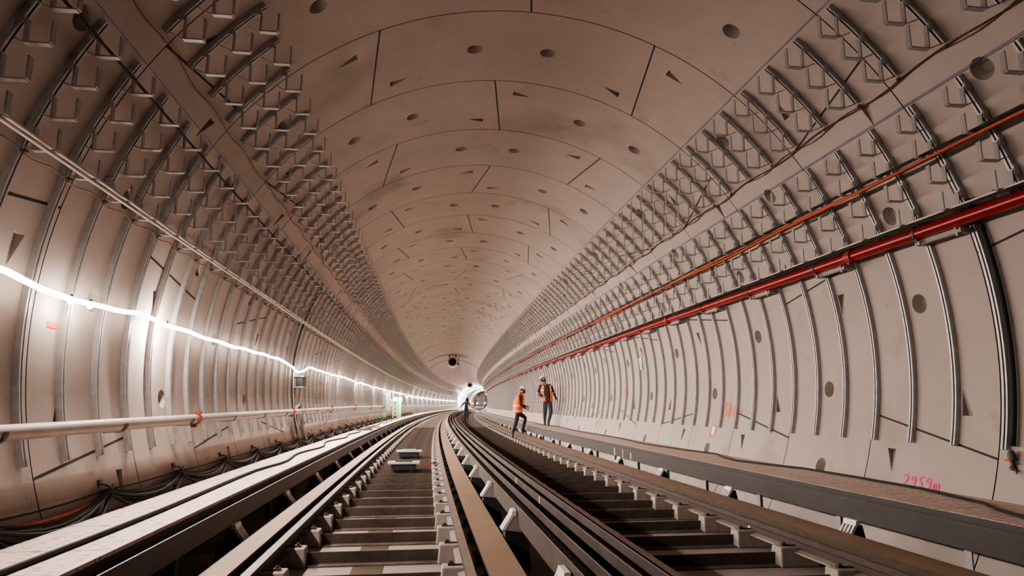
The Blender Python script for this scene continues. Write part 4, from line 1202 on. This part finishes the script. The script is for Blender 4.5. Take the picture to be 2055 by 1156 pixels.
# light ribs of the shaft
for i in range(9):
    s = S_END + .5 + i * 1.15
    mb = MB()
    rr_ = [[W(s + a, (R - d) * math.cos(p), ZC + (R - d) * math.sin(p)) for a, d in ((0, .0), (.25, .0), (.25, .16), (0, .16))] for p in ph]
    mb.loft(rr_)
    tag(mb.build('shaft_rib', 'chamber', fix=False), 'white ribbed arch of the lit shaft at the tunnel end, %s from camera' % nth(i + 1), 'arch', 'white arches of the lit shaft')
# scaffold across the far tunnel
t = thing('scaffold', 'scaffold frame standing across the far tunnel beyond the bright shaft', 'scaffold', E1 + 6, -.5, -.28)
for x in (-1.4, -.2, 1.4):
    b = MB(); b.tube([(x, 0, 0), (x, 0, 4.0)], .06, 6); b.build('standard', 'scaffold', t)
for z in (.5, 1.0, 1.6, 2.3, 2.7, 3.1, 3.5):
    b = MB(); b.tube([(-1.5, 0, z), (1.5, 0, z)], .05, 6); b.build('ledger', 'scaffold', t)
for z in (.75, 1.95):
    b = MB(); b.box((.3, 0, z), (2.0, .8, .35 if z < 1 else .06)); b.build('deck', 'cabgrey', t)
t = thing('stair_tower', 'pale leaning stair ladder at the right of the bright shaft', 'stair', S_END + 6, 2.6, -.28)
b = MB()
for x in (-.35, .35): b.tube([(-1.0, x, 0), (1.0, x, 2.6)], .07, 6)
b.build('stringer', 'chamber', t)
b = MB()
for q in range(9): b.box((-1 + 2 * (q + .5) / 9, 0, 2.6 * (q + .5) / 9), (.2, .7, .04))
b.build('tread', 'chamber', t)

# ------------------------------------------------------------------ lights
def light(kind, name, loc, energy, col, size=.1, rot=None):
    d = bpy.data.lights.new(name, kind); d.energy = energy; d.color = col
    if kind == 'AREA': d.shape = 'DISK'; d.size = size
    else: d.shadow_soft_size = size
    o = bpy.data.objects.new(name, d); C.objects.link(o); o.location = loc
    if rot: o.rotation_euler = rot
    return o
WARM = (1, .865, .78)
def strip_light(s, L, e):
    d = bpy.data.lights.new('rope_light_strip', 'AREA'); d.energy = e; d.color = WARM
    d.spread = math.radians(148); d.shape = 'RECTANGLE'; d.size = L; d.size_y = .05
    o = bpy.data.objects.new('rope_light_strip', d); C.objects.link(o)
    a = s * K
    o.location = P(s, lp(s), R - .19)
    n = Vector((math.cos(a), -math.sin(a), 0)) + Vector((0, 0, -.62)); n.normalize()   # shining across and a little down
    t = Vector((math.sin(a), math.cos(a), 0)); zz = -n; yy = zz.cross(t)
    o.rotation_euler = Matrix((t, yy, zz)).transposed().to_euler()
q = 1.5
while q < S_END - 4:
    L = 1.2 if q < 30 else 3.0
    g = STRIP * (.34 if q < 5 else (.54 if q < 9 else (1.0 if q < 13 else 1.4)))
    strip_light(q + L / 2, L, g * L); q += L
bulb = None
for i, (s, ph_, e) in enumerate(((5.42, 177.2, 5), (5.72, 177.4, 4), (7.35, 177.3, 60), (14.75, 178.2, 5), (19.6, 177, 10), (21.6, 177, 8), (26.2, 177.2, 14), (28, 177, 10), (33, 177, 16), (39, 177, 16), (45, 177, 20), (51, 177, 24), (58, 177, 40))):
    ph_ = lp(s) + .25
    t = thing('lamp', 'small bare bulb on rope light, left wall, %s from camera' % nth(i + 1), 'lamp', s, *uz(ph_, R - .15), 'bare bulbs of the rope light')
    b = MB(); b.smooth = True; b.lathe([(.001, -.02), (.014, -.014), (.02, 0), (.014, .014), (.001, .02)], 10); b.build('bulb', 'lamp', t)
    b = MB(); b.tube([(0, 0, .02), (0, 0, .06)], .01, 6); b.build('lamp_holder', 'device', t)
    light('POINT', 'bulb_light', P(s, ph_ + .5, R - .14), e, WARM, .03)
for s in (64, 71, 78, 85, 92, 100, 108, 116, 124, 132, 140):
    light('POINT', 'rope_bulb_light', P(s, 177, R - .25), 55, (1, .9, .84), .05)
light('POINT', 'green_signal_light', W(38.4, -2.86, 1.3), 30, (.0, 1, .08), .08)
for (s, u, z, e) in ((S_END + 2, -2.6, 3.2, 900), (S_END + 6, -1.2, 4.3, 900), (S_END + 8, 2.2, 3.6, 700), (S_END + 3, 2.9, 1.6, 500)):
    t = thing('floodlight', {900: 'white floodlight on the bright shaft lining', 700: 'white floodlight right of the bright shaft crown', 500: 'white floodlight low at the right of the bright shaft'}[e] + ('' if e != 900 else (', left side' if u < -2 else ', near the crown')), 'floodlight', s, u, z)
    b = MB(); b.box((0, 0, 0), (.3, .1, .2)); b.build('housing', 'device', t)
    b = MB(); b.box((0, -.055, 0), (.26, .012, .16)); b.build('lens', 'whitelamp', t)
    light('POINT', 'flood_light', W(s - .2, u, z), e, (.93, .97, 1), .2)
light('POINT', 'beyond_light', W(E1 + 14, -1.0, 4.0), 1500, (1, .9, .8), .2)  # unseen point light without a fixture, added to brighten the far tunnel and scaffold
for q, (x, z) in enumerate(((.2 - 1.0, 1.15), (.2 + .1, 1.15), (2.2, 1.2))):
    t = thing('work_lamp', ['lit work lamp at the left of the far scaffold', 'lit work lamp at the middle of the far scaffold', 'lit work lamp at the right of the far scaffold'][q], 'lamp', E1 + 5.5, x - .9, z + .35)
    b = MB(); b.smooth = True; b.lathe([(.001, -.1), (.08, -.07), (.11, 0), (.08, .07), (.001, .1)], 10); b.build('bulb', 'whitelamp', t)

# ------------------------------------------------------------------ camera, world, colour
cam = bpy.data.cameras.new('Camera'); co = bpy.data.objects.new('Camera', cam); C.objects.link(co)
cam.sensor_width = 36; cam.sensor_fit = 'HORIZONTAL'; cam.lens = 36 * 1330.94 / 2055
cam.clip_start = .05; cam.clip_end = 600
co.location = W(0, -1.0865, 1.1342); co.rotation_euler = (PI / 2 + .174342, 0, -.136324)
sc = bpy.context.scene; sc.camera = co
w = bpy.data.worlds.new('World'); sc.world = w; w.use_nodes = True
w.node_tree.nodes['Background'].inputs['Color'].default_value = (.9, .8, .75, 1)
w.node_tree.nodes['Background'].inputs['Strength'].default_value = 0.006
sc.view_settings.view_transform = 'AgX'
sc.view_settings.exposure = 0.5
sc.cycles.max_bounces = 6
sc.cycles.diffuse_bounces = 4
sc.cycles.glossy_bounces = 2
sc.cycles.use_adaptive_sampling = True
sc.cycles.adaptive_threshold = 0.08
sc.cycles.adaptive_min_samples = 16
try: sc.view_settings.look = 'AgX - Medium High Contrast'
except Exception: pass
